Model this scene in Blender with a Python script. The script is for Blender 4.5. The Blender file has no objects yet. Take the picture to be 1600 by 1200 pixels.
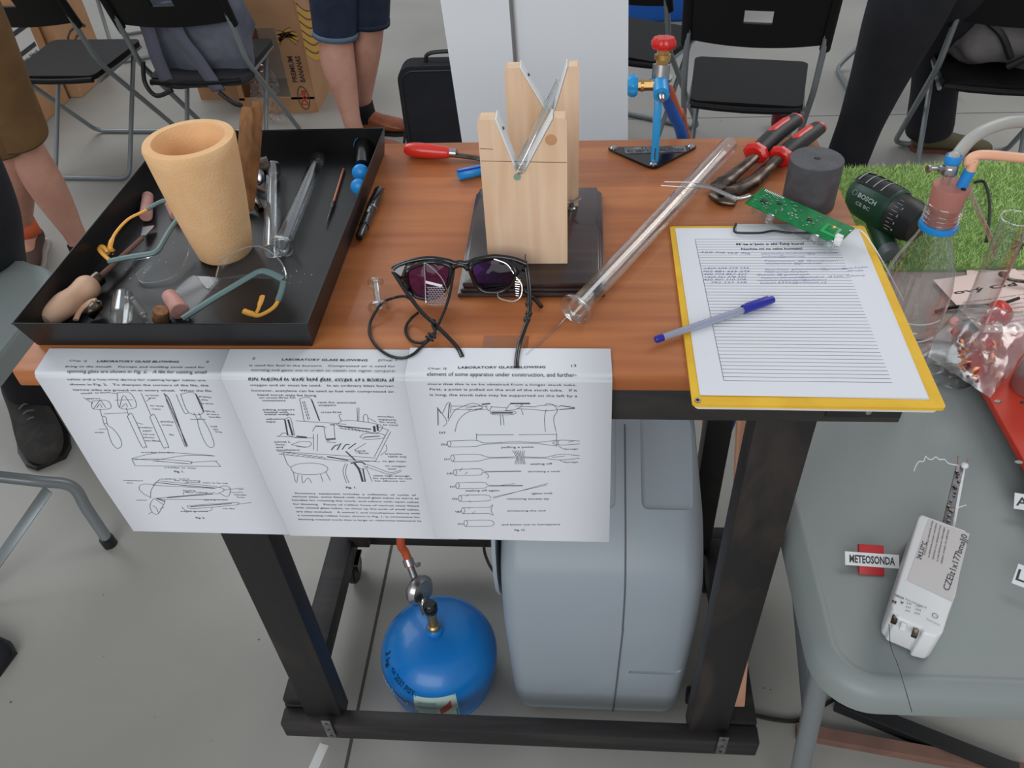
import bpy, bmesh, math, random
from mathutils import Vector, Matrix, noise
random.seed(4)
S = bpy.context.scene
COL = S.collection
# ---------------------------------------------------------------- camera, world, light, exposure
T = 0.95                     # workbench top height
G = 0.65                     # grey folding table height
FPX = 1280.9
CAM = Vector((.6008, -.6138, T + .5545))
_p, _y, _r = .7436, -.108, -.0658
FW = Vector((math.sin(_y)*math.cos(_p), math.cos(_y)*math.cos(_p), -math.sin(_p)))
_ri = Vector((math.cos(_y), -math.sin(_y), 0)); _up = _ri.cross(FW)
RI = _ri*math.cos(_r) + _up*math.sin(_r); UP = -_ri*math.sin(_r) + _up*math.cos(_r)
cd = bpy.data.cameras.new('camera'); cam = bpy.data.objects.new('camera', cd); COL.objects.link(cam)
cd.sensor_width = 36; cd.lens = FPX/1600*36; cd.clip_start = .02
cam.matrix_world = Matrix(((RI.x, UP.x, -FW.x, CAM.x), (RI.y, UP.y, -FW.y, CAM.y), (RI.z, UP.z, -FW.z, CAM.z), (0, 0, 0, 1)))
S.camera = cam
w = bpy.data.worlds.new('world'); S.world = w; w.use_nodes = True
wn = w.node_tree.nodes; wl = w.node_tree.links
bg = wn['Background']; tc = wn.new('ShaderNodeTexCoord'); sp = wn.new('ShaderNodeSeparateXYZ'); rp = wn.new('ShaderNodeValToRGB')
wl.new(tc.outputs['Generated'], sp.inputs[0]); wl.new(sp.outputs['Z'], rp.inputs[0]); wl.new(rp.outputs[0], bg.inputs[0])
e = rp.color_ramp.elements
e[0].position = 0; e[0].color = (.55, .55, .56, 1); e[1].position = .9; e[1].color = (.60, .64, .70, 1)
bg.inputs[1].default_value = .72
def area(name, loc, target, sx, sy, power, col=(1, 1, 1)):
    l = bpy.data.lights.new(name, 'AREA'); l.shape = 'RECTANGLE'; l.size = sx; l.size_y = sy; l.energy = power; l.color = col
    o = bpy.data.objects.new(name, l); COL.objects.link(o); o.location = loc
    o.rotation_euler = (Vector(target) - Vector(loc)).to_track_quat('-Z', 'Y').to_euler(); return o
area('window_light', (-3.0, 3.4, 4.4), (.4, .3, .8), 3.4, 2.6, 100, (.93, .97, 1))
area('window_light', (3.6, 3.4, 4.4), (.6, .3, .8), 2.6, 2.2, 60, (1, .97, .93))
area('front_window_light', (-.6, -4.6, 3.4), (.5, .2, .6), 4.5, 2.6, 150, (.96, .98, 1))
S.view_settings.view_transform = 'Standard'; S.view_settings.look = 'None'; S.view_settings.exposure = 0.0; S.view_settings.gamma = 1
S.view_settings.use_curve_mapping = False

# ---------------------------------------------------------------- helpers
def at(px, py, z=None, Y=None, X=None):
    """where the view ray through a measured point of the photo meets a real plane of the room"""
    d = FW + RI*((px-800)/FPX) - UP*((py-600)/FPX)
    t = (z-CAM.z)/d.z if z is not None else ((Y-CAM.y)/d.y if Y is not None else (X-CAM.x)/d.x)
    return CAM + d*t
V = Vector
def srgb(r, g, b):
    f = lambda c: ((c/255+.055)/1.055)**2.4 if c > 10 else c/255/12.92
    return (f(r), f(g), f(b), 1)
MATS = {}
def mat(name, col, rough=.5, metal=0, noise_=None, bump=None, trans=0, ior=1.45, coat=0, alpha=1, sss=0, spec=None):
    """noise_=(col2, scale(x,y,z), lo, hi); bump=(scale, strength)"""
    m = bpy.data.materials.new(name); m.use_nodes = True; nt = m.node_tree; b = nt.nodes['Principled BSDF']
    b.inputs['Base Color'].default_value = col; b.inputs['Roughness'].default_value = rough; b.inputs['Metallic'].default_value = metal
    b.inputs['Transmission Weight'].default_value = trans; b.inputs['IOR'].default_value = ior; b.inputs['Coat Weight'].default_value = coat
    b.inputs['Alpha'].default_value = alpha
    if spec is not None: b.inputs['Specular IOR Level'].default_value = spec
    if sss: b.inputs['Subsurface Weight'].default_value = sss; b.inputs['Subsurface Radius'].default_value = (.01, .004, .002)
    if noise_ or bump:
        t = nt.nodes.new('ShaderNodeTexCoord')
    if noise_:
        c2, sc, lo, hi = noise_
        mp = nt.nodes.new('ShaderNodeMapping'); mp.inputs['Scale'].default_value = sc; nt.links.new(t.outputs['Object'], mp.inputs[0])
        n = nt.nodes.new('ShaderNodeTexNoise'); n.inputs['Scale'].default_value = 1; n.inputs['Detail'].default_value = 6; n.inputs['Distortion'].default_value = .6
        nt.links.new(mp.outputs[0], n.inputs[0])
        r = nt.nodes.new('ShaderNodeValToRGB'); r.color_ramp.elements[0].position = lo; r.color_ramp.elements[1].position = hi
        r.color_ramp.elements[0].color = col; r.color_ramp.elements[1].color = c2
        nt.links.new(n.outputs[0], r.inputs[0]); nt.links.new(r.outputs[0], b.inputs['Base Color'])
    if bump:
        n2 = nt.nodes.new('ShaderNodeTexNoise'); n2.inputs['Scale'].default_value = bump[0]; n2.inputs['Detail'].default_value = 4
        nt.links.new(t.outputs['Object'], n2.inputs[0])
        bm_ = nt.nodes.new('ShaderNodeBump'); bm_.inputs['Strength'].default_value = bump[1]; bm_.inputs['Distance'].default_value = .002
        nt.links.new(n2.outputs[0], bm_.inputs['Height']); nt.links.new(bm_.outputs[0], b.inputs['Normal'])
    MATS[name] = m; return m
def ortho(d):
    d = d.normalized(); a = V((0, 0, 1)) if abs(d.z) < .9 else V((1, 0, 0))
    u = d.cross(a).normalized(); return u, d.cross(u).normalized()
class MB:
    def __init__(s): s.v = []; s.f = []
    def add(s, vs, fs):
        o = len(s.v); s.v += [V(p) for p in vs]; s.f += [tuple(i+o for i in f) for f in fs]; return s
    def box(s, c, d, M=None, bev=0, seg=2):
        bm = bmesh.new(); bmesh.ops.create_cube(bm, size=1)
        for v in bm.verts: v.co = V((v.co.x*d[0], v.co.y*d[1], v.co.z*d[2]))
        if bev: bmesh.ops.bevel(bm, geom=bm.edges[:], offset=bev, segments=seg, profile=.5, affect='EDGES')
        bm.verts.index_update()
        M3 = M or Matrix.Identity(3)
        s.add([M3 @ v.co + V(c) for v in bm.verts], [[v.index for v in f.verts] for f in bm.faces]); bm.free(); return s
    def beam(s, a, b, w_, h_, bev=.002, up=(0, 0, 1)):
        a = V(a); b = V(b); d = (b-a); L = d.length; x = d.normalized(); u = V(up)
        y = u.cross(x).normalized(); z = x.cross(y)
        M = Matrix((x, y, z)).transposed(); return s.box((a+b)/2, (L, w_, h_), M, bev)
    def tube(s, pts, r, n=12, cap=True, closed=False, ell=None):
        pts = [V(p) for p in pts]; k = len(pts); rr = r if isinstance(r, (list, tuple)) else [r]*k
        vs = []; fs = []; u = None
        for i, p in enumerate(pts):
            a = pts[(i-1) % k] if (i or closed) else pts[0]; b = pts[(i+1) % k] if (i < k-1 or closed) else pts[-1]
            d = (b-a).normalized()
            if u is None: u, w_ = ortho(d)
            else:
                u = (u - d*u.dot(d)); u = u.normalized() if u.length > 1e-6 else ortho(d)[0]; w_ = d.cross(u)
            for j in range(n):
                t = 2*math.pi*j/n; e1, e2 = ell or (1, 1)
                vs.append(p + (u*math.cos(t)*e1 + w_*math.sin(t)*e2)*rr[i])
        m = k if closed else k-1
        for i in range(m):
            for j in range(n):
                a = i*n; b = ((i+1) % k)*n; fs.append((a+j, a+(j+1) % n, b+(j+1) % n, b+j))
        if cap and not closed: fs.append(tuple(range(n))[::-1]); fs.append(tuple((k-1)*n+j for j in range(n)))
        return s.add(vs, fs)
    def lathe(s, prof, c=(0, 0, 0), axis=(0, 0, 1), n=32, close=False):
        """prof = [(r, h)...] along axis from c"""
        c = V(c); d = V(axis).normalized(); u, w_ = ortho(d); vs = []; fs = []
        for r, h in prof:
            for j in range(n):
                t = 2*math.pi*j/n; vs.append(c + d*h + (u*math.cos(t)+w_*math.sin(t))*max(r, 1e-5))
        k = len(prof); m = k if close else k-1
        for i in range(m):
            a = i*n; b = ((i+1) % k)*n
            for j in range(n): fs.append((a+j, b+j, b+(j+1) % n, a+(j+1) % n))
        return s.add(vs, fs)
    def prism(s, poly, z0, z1, M=None, o=(0, 0, 0)):
        """2-D outline extruded; M maps local xyz to world"""
        n = len(poly); M3 = M or Matrix.Identity(3); o = V(o)
        vs = [M3 @ V((x, y, z0)) + o for x, y in poly] + [M3 @ V((x, y, z1)) + o for x, y in poly]
        fs = [tuple(range(n))[::-1], tuple(range(n, 2*n))] + [(i, (i+1) % n, n+(i+1) % n, n+i) for i in range(n)]
        return s.add(vs, fs)
    def sph(s, c, r, n=16, sc=(1, 1, 1), M=None):
        c = V(c); vs = []; fs = []; m = n//2; M3 = M or Matrix.Identity(3)
        for i in range(m+1):
            ph = math.pi*i/m
            for j in range(n):
                t = 2*math.pi*j/n; vs.append(c + M3 @ V((r*sc[0]*math.sin(ph)*math.cos(t), r*sc[1]*math.sin(ph)*math.sin(t), r*sc[2]*math.cos(ph))))
        for i in range(m):
            for j in range(n): fs.append((i*n+j, (i+1)*n+j, (i+1)*n+(j+1) % n, i*n+(j+1) % n))
        return s.add(vs, fs)
    def ribbon(s, pts, wd, nrm=(0, 0, 1)):
        """flat line of ink on a surface"""
        pts = [V(p) for p in pts]; nz = V(nrm); vs = []; fs = []
        for i, p in enumerate(pts):
            d = pts[min(i+1, len(pts)-1)] - pts[max(i-1, 0)]; q = nz.cross(d)
            q = q.normalized()*wd/2 if q.length > 1e-9 else V((wd/2, 0, 0)); vs += [p+q, p-q]
        for i in range(len(pts)-1): fs.append((2*i, 2*i+1, 2*i+3, 2*i+2))
        return s.add(vs, fs)
    def grid(s, fn, nu, nv, th=0, nrm=None):
        vs = []; fs = []
        for i in range(nu+1):
            for j in range(nv+1): vs.append(V(fn(i/nu, j/nv)))
        for i in range(nu):
            for j in range(nv): a = i*(nv+1)+j; fs.append((a, a+nv+1, a+nv+2, a+1))
        return s.add(vs, fs)
    def build(s, name, m, parent=None, smooth=40, solid=0, sub=0, fix=True, label=None):
        me = bpy.data.meshes.new(name); off = V((0, 0, 0)); p = parent
        while p is not None: off += p.location; p = p.parent
        me.from_pydata([v-off for v in s.v], [], s.f)
        if fix:
            bm = bmesh.new(); bm.from_mesh(me); bmesh.ops.remove_doubles(bm, verts=bm.verts, dist=1e-6)
            bmesh.ops.dissolve_degenerate(bm, edges=bm.edges, dist=1e-7)
            bmesh.ops.recalc_face_normals(bm, faces=bm.faces)
            if solid: pass
            bm.to_mesh(me); bm.free()
        me.materials.append(m)
        if smooth:
            me.polygons.foreach_set('use_smooth', [True]*len(me.polygons))
            try: me.set_sharp_from_angle(angle=math.radians(smooth))
            except Exception: pass
        o = bpy.data.objects.new(name, me); COL.objects.link(o); o.parent = parent
        if solid:
            md = o.modifiers.new('thickness', 'SOLIDIFY'); md.thickness = solid; md.offset = 0
        if sub:
            md = o.modifiers.new('smoothing', 'SUBSURF'); md.levels = sub; md.render_levels = sub
        if label: o['label'] = label
        return o
def thing(name, label, cat, loc=(0, 0, 0), group=None, rz=0):
    o = bpy.data.objects.new(name, None); COL.objects.link(o); o.location = loc; o.rotation_euler.z = rz; o.empty_display_size = .02
    o['label'] = label; o['category'] = cat
    if group: o['group'] = group
    return o
def tag(o, label, cat, group=None, kind=None):
    o['label'] = label; o['category'] = cat
    if group: o['group'] = group
    if kind: o['kind'] = kind
    return o
def struct(o): o['kind'] = 'structure'; return o
def smooth_path(pts, n=8, closed=False):
    pts = [V(p) for p in pts]; k = len(pts); out = []
    rng = k if closed else k-1
    for i in range(rng):
        if closed: a, b, c, d = [pts[(i+j) % k] for j in (-1, 0, 1, 2)]
        else: a = pts[max(i-1, 0)]; b = pts[i]; c = pts[i+1]; d = pts[min(i+2, k-1)]
        for j in range(n):
            t = j/n; out.append(.5*((2*b)+(c-a)*t+(2*a-5*b+4*c-d)*t*t+(3*b-a-3*c+d)*t**3))
    if not closed: out.append(pts[-1])
    return out
def fillet(pts, r, n=5):
    pts = [V(p) for p in pts]; out = [pts[0]]
    for i in range(1, len(pts)-1):
        p = pts[i]; u = (pts[i-1]-p); w2 = (pts[i+1]-p); d = min(r, u.length*.45, w2.length*.45); a_ = p+u.normalized()*d; b_ = p+w2.normalized()*d
        for k in range(n+1): t = k/n; out.append(a_*(1-t)**2+p*2*t*(1-t)+b_*t*t)
    return out+[pts[-1]]
def rrect(w_, h_, r, n=5):
    out = []
    for cx, cy, a0 in ((w_/2-r, h_/2-r, 0), (-w_/2+r, h_/2-r, 90), (-w_/2+r, -h_/2+r, 180), (w_/2-r, -h_/2+r, 270)):
        for i in range(n+1):
            a = math.radians(a0+90*i/n); out.append((cx+r*math.cos(a), cy+r*math.sin(a)))
    return out
# text: built-in typeface turned into flat ink geometry; fn maps (x, y) of the layout to the surface
_tc = {}
def glyphs(body, bold=0.0):
    key = (body, bold)
    if key in _tc: return _tc[key]
    c = bpy.data.curves.new('t', 'FONT'); c.body = body; c.size = 1; c.resolution_u = 2; c.offset = bold
    o = bpy.data.objects.new('t', c); COL.objects.link(o); bpy.context.view_layer.update()
    me = bpy.data.meshes.new_from_object(o.evaluated_get(bpy.context.evaluated_depsgraph_get()))
    vs = [(v.co.x, v.co.y) for v in me.vertices]; fs = [tuple(p.vertices) for p in me.polygons]
    bpy.data.objects.remove(o); bpy.data.curves.remove(c); bpy.data.meshes.remove(me)
    xs = [x for x, y in vs] or [0, 1]
    _tc[key] = (vs, fs, min(xs), max(xs)); return _tc[key]
def write(mb, body, p0, p1, h, fn, bold=0.0, shear=0.0):
    """baseline from p0 to p1 (layout coordinates), cap height h, up is the left-hand normal"""
    vs, fs, x0, x1 = glyphs(body, bold); a = V((*p0, 0)); b = V((*p1, 0)); d = b-a; L = d.length; d.normalize(); n = V((-d.y, d.x, 0))
    k = h/.70; sx = L/(x1-x0)
    out = []
    for x, y in vs:
        q = a + d*((x-x0)*sx + y*k*shear) + n*(y*k); out.append(fn(q.x, q.y))
    mb.add(out, fs)
# ---------------------------------------------------------------- materials
wood = mat('orange_wood', srgb(156, 90, 48), .42, noise_=(srgb(192, 120, 70), (2.2, 34, 34), .32, .72), bump=(60, .05), coat=.08)
wood_e = mat('wood_edge', srgb(170, 98, 55), .5, noise_=(srgb(200, 125, 80), (4, 60, 60), .3, .7))
blackwood = mat('black_stained_wood', srgb(30, 28, 28), .55, noise_=(srgb(78, 66, 58), (9, 9, 3.5), .50, .86), bump=(90, .25))
blackwood2 = mat('black_stained_beam', srgb(34, 33, 34), .55, noise_=(srgb(64, 58, 54), (3, 26, 26), .48, .85), bump=(90, .2))
blackmetal = mat('black_painted_sheet', srgb(26, 26, 27), .42, noise_=(srgb(36, 36, 37), (9, 9, 9), .4, .8), bump=(300, .05), spec=.45)
refract = mat('refractory', srgb(232, 184, 132), .9, noise_=(srgb(240, 198, 150), (26, 26, 26), .3, .75), bump=(420, .35))
pine = mat('pine', srgb(218, 182, 146), .6, noise_=(srgb(236, 208, 178), (60, 60, 4), .3, .7), bump=(80, .05))
darkwood = mat('dark_varnished_wood', srgb(38, 25, 26), .25, noise_=(srgb(68, 46, 42), (5, 70, 70), .35, .8), coat=.4)
floor_m = mat('painted_concrete', srgb(146, 144, 138), .42, noise_=(srgb(166, 163, 156), (1.6, 1.6, 1.6), .25, .8), bump=(12, .06))
white = mat('white_plastic', srgb(225, 226, 226), .4)
paper = mat('paper', srgb(222, 224, 229), .85)
ink = mat('ink', srgb(66, 66, 70), .8)
ink_grey = mat('pale_ink', srgb(110, 110, 116), .8)
bluepen = mat('blue_ink', srgb(84, 88, 150), .8)
steel = mat('steel', srgb(175, 176, 178), .28, 1)
dsteel = mat('dark_steel', srgb(112, 100, 90), .32, 1, noise_=(srgb(62, 54, 48), (60, 60, 60), .4, .65))
zinc = mat('zinc', srgb(150, 152, 155), .4, .9, noise_=(srgb(120, 122, 126), (90, 90, 90), .4, .6))
greytube = mat('grey_tube', srgb(132, 138, 140), .35, .3)
chairblack = mat('black_plastic', srgb(20, 20, 20), .5, bump=(600, .08), spec=.25)
brass = mat('brass', srgb(196, 158, 98), .3, .9)
bluep = mat('blue_paint', srgb(24, 150, 216), .32, coat=.3)
bluegas = mat('gas_blue', srgb(10, 112, 190), .34, noise_=(srgb(20, 122, 198), (8, 8, 8), .3, .7), bump=(40, .03), coat=.15)
redp = mat('red_plastic', srgb(206, 32, 26), .35, coat=.3)
redh = mat('red_handle', srgb(212, 48, 36), .3, noise_=(srgb(170, 60, 36), (40, 40, 40), .72, .8), coat=.3)
blackr = mat('black_rubber', srgb(30, 30, 31), .45)
blackg = mat('glossy_black', srgb(14, 14, 15), .18, coat=.4)
graphite = mat('graphite', srgb(72, 72, 75), .5, noise_=(srgb(84, 84, 88), (45, 45, 45), .4, .7), bump=(500, .3))
yellow = mat('yellow_card', srgb(218, 168, 30), .6, noise_=(srgb(232, 186, 50), (20, 20, 20), .3, .7), bump=(60, .1))
conc = mat('grey_housing', srgb(152, 162, 170), .38, noise_=(srgb(156, 166, 174), (3, 3, 3), .3, .7), bump=(700, .04))
darkrec = mat('dark_grey_plastic', srgb(92, 97, 101), .45)
greytable = mat('grey_table_plastic', srgb(134, 142, 140), .42, bump=(500, .1))
orangehose = mat('orange_hose', srgb(196, 88, 52), .45)
bluehose = mat('blue_hose', srgb(30, 92, 180), .45)
card = mat('cardboard', srgb(176, 132, 94), .8, noise_=(srgb(188, 146, 108), (6, 6, 6), .3, .7))
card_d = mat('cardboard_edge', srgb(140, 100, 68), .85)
card_l = mat('light_cardboard', srgb(208, 204, 196), .7)
skin_m = mat('skin', srgb(196, 148, 128), .55, noise_=(srgb(182, 128, 108), (14, 14, 14), .3, .75), sss=.08)
denim = mat('dark_denim', srgb(24, 34, 54), .8, noise_=(srgb(36, 48, 70), (12, 12, 12), .4, .7), bump=(90, .3))
denim_c = mat('denim_cuff', srgb(92, 110, 132), .8)
brownc = mat('brown_cloth', srgb(104, 76, 44), .85, noise_=(srgb(124, 92, 56), (9, 9, 9), .3, .7), bump=(40, .2))
blackcloth = mat('black_cloth', srgb(26, 27, 32), .9, noise_=(srgb(36, 36, 42), (8, 8, 8), .3, .7), bump=(30, .4))
leather = mat('brown_leather', srgb(150, 82, 48), .35, noise_=(srgb(120, 62, 36), (16, 16, 16), .4, .7))
sock = mat('black_sock', srgb(18, 18, 20), .9)
panelw = mat('white_board', srgb(240, 243, 246), .35)
greybag = mat('grey_canvas', srgb(92, 95, 108), .85, noise_=(srgb(112, 115, 128), (11, 11, 11), .35, .7), bump=(50, .5))
greybag2 = mat('pale_canvas', srgb(120, 116, 114), .85, noise_=(srgb(98, 95, 94), (11, 11, 11), .35, .7), bump=(40, .5))
strapm = mat('grey_strap', srgb(92, 94, 108), .8)
cork = mat('cork', srgb(150, 108, 72), .85, noise_=(srgb(110, 74, 46), (160, 160, 160), .4, .65))
pinkr = mat('pink_rubber', srgb(198, 150, 140), .6, noise_=(srgb(180, 128, 118), (60, 60, 60), .3, .7))
stopper = mat('brown_rubber', srgb(176, 118, 104), .55, bump=(200, .1))
greenpcb = mat('green_circuit_board', srgb(8, 106, 56), .5, noise_=(srgb(12, 122, 64), (70, 70, 70), .4, .6), spec=.3)
pcbl = mat('light_green_pad', srgb(40, 160, 84), .35)
goggle = mat('teal_plastic', srgb(98, 122, 122), .4)
amber = mat('amber_plastic', srgb(222, 158, 50), .4, coat=.2)
palewood = mat('pale_wood', srgb(204, 164, 134), .6, noise_=(srgb(222, 184, 156), (18, 18, 60), .3, .7))
stickw = mat('old_wood', srgb(150, 104, 58), .6, noise_=(srgb(122, 80, 42), (60, 60, 8), .4, .6))
copper = mat('copper', srgb(214, 140, 104), .35, .8)
redplate = mat('red_metal_plate', srgb(196, 50, 32), .4, noise_=(srgb(208, 66, 42), (14, 14, 14), .35, .7))
aluminium = mat('aluminium', srgb(176, 172, 172), .3, .8)
boschg = mat('tool_green', srgb(28, 66, 48), .4)
turf = mat('turf_green', srgb(166, 200, 104), .8, noise_=(srgb(208, 230, 156), (60, 60, 60), .3, .7))
peach = mat('peach_tube', srgb(240, 182, 148), .4)
bluecap = mat('blue_plastic', srgb(34, 140, 216), .35)
bluecloth = mat('blue_crate', srgb(24, 96, 190), .5)
papersrose = mat('pinkish_paper', srgb(240, 214, 204), .8)
taupe = mat('taupe_card', srgb(150, 136, 126), .6)
penbody = mat('clear_barrel', srgb(200, 206, 222), .2, trans=.55)
penblue = mat('pen_blue', srgb(30, 34, 150), .25, coat=.3)
amberl = mat('white_cable', srgb(216, 214, 210), .5)
candler = mat('red_glass', srgb(110, 16, 26), .15)
rust = mat('rusty_wood', srgb(110, 82, 72), .8, noise_=(srgb(134, 100, 86), (10, 10, 10), .35, .7))
shoeb = mat('hiking_shoe', srgb(44, 42, 40), .7, noise_=(srgb(62, 58, 54), (30, 30, 30), .4, .7))
shoebr = mat('brown_shoe', srgb(82, 60, 52), .8)
orangec = mat('orange_cloth', srgb(206, 98, 58), .8)
solew = mat('sole', srgb(196, 184, 176), .7)
green_label = mat('green_label', srgb(186, 206, 198), .6)
teal_label = mat('teal_print', srgb(60, 150, 160), .6)
def thin(name, tint, gl=.9, rough=.03, base=.06, ior=1.45):
    m = bpy.data.materials.new(name); m.use_nodes = True; nt = m.node_tree; nt.nodes.clear(); N = nt.nodes.new; L = nt.links.new
    o = N('ShaderNodeOutputMaterial'); mx = N('ShaderNodeMixShader'); t = N('ShaderNodeBsdfTransparent'); g = N('ShaderNodeBsdfGlossy')
    t.inputs[0].default_value = tint; g.inputs[0].default_value = (gl, gl, gl, 1); g.inputs['Roughness'].default_value = rough
    f = N('ShaderNodeLayerWeight'); f.inputs[0].default_value = .5; pw = N('ShaderNodeMath'); pw.operation = 'POWER'; pw.inputs[1].default_value = 3.2; L(f.outputs['Facing'], pw.inputs[0])
    a = N('ShaderNodeMath'); a.operation = 'MULTIPLY_ADD'; a.use_clamp = True; a.inputs[1].default_value = .85; a.inputs[2].default_value = base
    L(pw.outputs[0], a.inputs[0]); L(a.outputs[0], mx.inputs[0]); L(t.outputs[0], mx.inputs[1]); L(g.outputs[0], mx.inputs[2]); L(mx.outputs[0], o.inputs[0])
    MATS[name] = m; return m
glass = thin('clear_glass', (.93, .94, .94, 1), 1, .03, .055, 1.5)
glasst = thin('thick_glass_rim', (.90, .92, .92, 1), 1, .08, .20, 1.6)
pet = thin('bottle_plastic', (.93, .93, .93, 1), 1, .05, .10)
ribm = mat('bottle_ridge', srgb(222, 226, 228), .3, alpha=.6)  # diffuse white puts the highlights of the clear ridges into the colour
film = thin('plastic_film', (.90, .88, .88, 1), 1, .16, .15)
lensc = thin('clear_lens', (.90, .91, .92, 1), 1, .4, .03)
purple = thin('purple_lens', (.22, .07, .36, 1), .7, .04, .02)
tape_m = thin('clear_tape', (.93, .90, .86, 1), .8, .25, .06)
smoked = thin('smoked_frame', (.22, .18, .18, 1), .8, .12, .08)
silic = thin('silicone_tube', (.88, .88, .86, 1), 1, .2, .20)

# ---------------------------------------------------------------- floor
fl = MB(); fl.box((.5, 2.4, -.05), (9, 9, .1)); FLO = struct(fl.build('floor', floor_m, smooth=0))
# expansion joint and painted marks are part of the floor
j = MB(); j.box((.187, 2.4, .0003), (.006, 9, .0008)); jy = at(1285, 181, 0).y; j.box((.187+2.4, jy, .0003), (4.8, .003, .0008))
jo = j.build('floor_joint', mat('joint', srgb(78, 74, 68), .9), FLO)
j = MB(); a = at(507, 1163, 0); b = at(489, 1203, 0); j.beam((a.x, a.y, .0004), (b.x, b.y, .0004), .018, .0008, 0); j.build('floor_stripe', mat('stripe', srgb(208, 208, 204), .6), FLO)
j = MB(); random.seed(11)
for i in range(90):
    x = random.uniform(-.6, 1.6); y = random.uniform(-.5, 3.2); r = random.uniform(.0012, .0035)
    pts = [(x+r*random.uniform(.6, 1.2)*math.cos(t*1.05), y+r*random.uniform(.5, 1)*math.sin(t*1.05), .0004) for t in range(6)]
    j.add(pts, [tuple(range(6))])
sp_ = j.build('floor_scuff', mat('scuff', srgb(86, 80, 72), .9), FLO, fix=False); sp_['kind'] = 'stuff'

# ---------------------------------------------------------------- folding chairs
def chair_parts(root, s=.9):
    q = lambda x, y, z: V((x*s, y*s, z*s)) + root.location
    b = MB()
    o = [(-.175, -.19), (.175, -.19), (.205, .18), (.19, .2), (-.19, .2), (-.205, .18)]
    out = rrect(.39, .39, .03)
    def zz(x, y): return .45 + .012*math.cos(x*3) - .010*math.sin((y+.2)*6)
    b.prism([(x*s*(1+.25*(y)), y*s) for x, y in out], .435*s, .455*s, o=root.location)
    b.build('seat', chairblack, root, 50)
    b = MB(); b.tube([q(-.18, -.197, .44), q(-.1, -.204, .437), q(0, -.207, .436), q(.1, -.204, .437), q(.18, -.197, .44)], .011*s, 10); b.build('seat_lip', chairblack, root)
    # backrest: curved panel with hand slot
    b = MB()
    def f(x, z): return q(x, -.205 - (z-.67)*.42 - .028*(1-(x/.215)**2), z)
    nx = 20
    zs = [.665, .70, .74, .785, .815, .85]
    for side in (0, 1):
        pass
    idx = {}
    vs = []; fs = []
    for k in (0, 1):
        for i in range(nx+1):
            for jz, z in enumerate(zs):
                x = -.215 + .43*i/nx; p = f(x, z - (.010*(1-(x/.215)**2) if jz == 0 else 0)) + V((0, (.008 if k else -.008)*s, 0)); idx[(k, i, jz)] = len(vs); vs.append(p)
    cell = lambda i, jz: not (jz == 2 and 7 < i < 13-1)
    for i in range(nx):
        for jz in range(len(zs)-1):
            if not cell(i, jz): continue
            A = [(i, jz), (i+1, jz), (i+1, jz+1), (i, jz+1)]
            fs.append([idx[(0, *c)] for c in A]); fs.append([idx[(1, *c)] for c in A][::-1])
            for (di, dj, e1, e2) in ((0, -1, 0, 1), (1, 0, 1, 2), (0, 1, 2, 3), (-1, 0, 3, 0)):
                ni, nj = i+di, jz+dj
                if ni < 0 or ni >= nx or nj < 0 or nj >= len(zs)-1 or not cell(ni, nj):
                    c1, c2 = A[e1], A[e2]; fs.append([idx[(0, *c1)], idx[(0, *c2)], idx[(1, *c2)], idx[(1, *c1)]])
    b.add(vs, fs)
    b.build('backrest', chairblack, root, 35)
    for sx in (-1, 1):
        b = MB(); b.tube([q(sx*.216, -.29, .86), q(sx*.216, -.205, .65)], [.016*s, .017*s], 12); b.build('back_sleeve', chairblack, root)
    X = .212
    b = MB(); b.tube(fillet([q(-X, -.27, .83), q(-X, -.17, .50), q(-X, .245, .012), q(X, .245, .012), q(X, -.17, .50), q(X, -.27, .83)], .05*s), .0105*s, 10)
    b.build('front_frame', greytube, root)
    X = .172
    b = MB(); b.tube(fillet([q(-X, .17, .43), q(-X, -.205, .012), q(X, -.205, .012), q(X, .17, .43)], .045*s), .0095*s, 10)
    b.build('rear_frame', greytube, root)
    for sx in (-1, 1):
        b = MB(); b.tube([q(sx*.19, .19, .425), q(sx*.19, -.18, .425)], .008*s, 8); b.build('seat_rail', greytube, root)
def copy_tree(o, parent=None):
    c = o.copy(); COL.objects.link(c); c.parent = parent
    for ch in list(o.children): copy_tree(ch, c)
    return c
CH = thing('folding_chair', 'black folding chair with grey canvas backpack hanging inside its frame, nearest the banana carton', 'chair', (0, 0, 0), 'black folding chairs')
chair_parts(CH)
spots = [((-.737, 2.31), 0, None),
    ((-1.28, 2.35), -3, 'black folding chair with empty seat at left, beside the person in brown shorts'),
    ((1.138, 2.007), -11, 'black folding chair with empty seat behind the torch, near the red cup'),
    ((1.925, 2.10), -12, 'black folding chair at right holding a pale grey rucksack'),
    ((.80, 2.40), -28, 'black folding chair half hidden behind the white board and the torch'),
    ((1.95, 2.88), 90, 'folding chair turned sideways behind the striding legs in black trousers'),
    ((-1.62, 3.62), 205, 'far folding chair standing behind the left cardboard boxes')]
for (x, y), rz, lab in spots:
    c = CH if lab is None else copy_tree(CH)
    c.location = (x, y, 0); c.rotation_euler.z = math.radians(rz)
    if lab: c['label'] = lab

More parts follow.
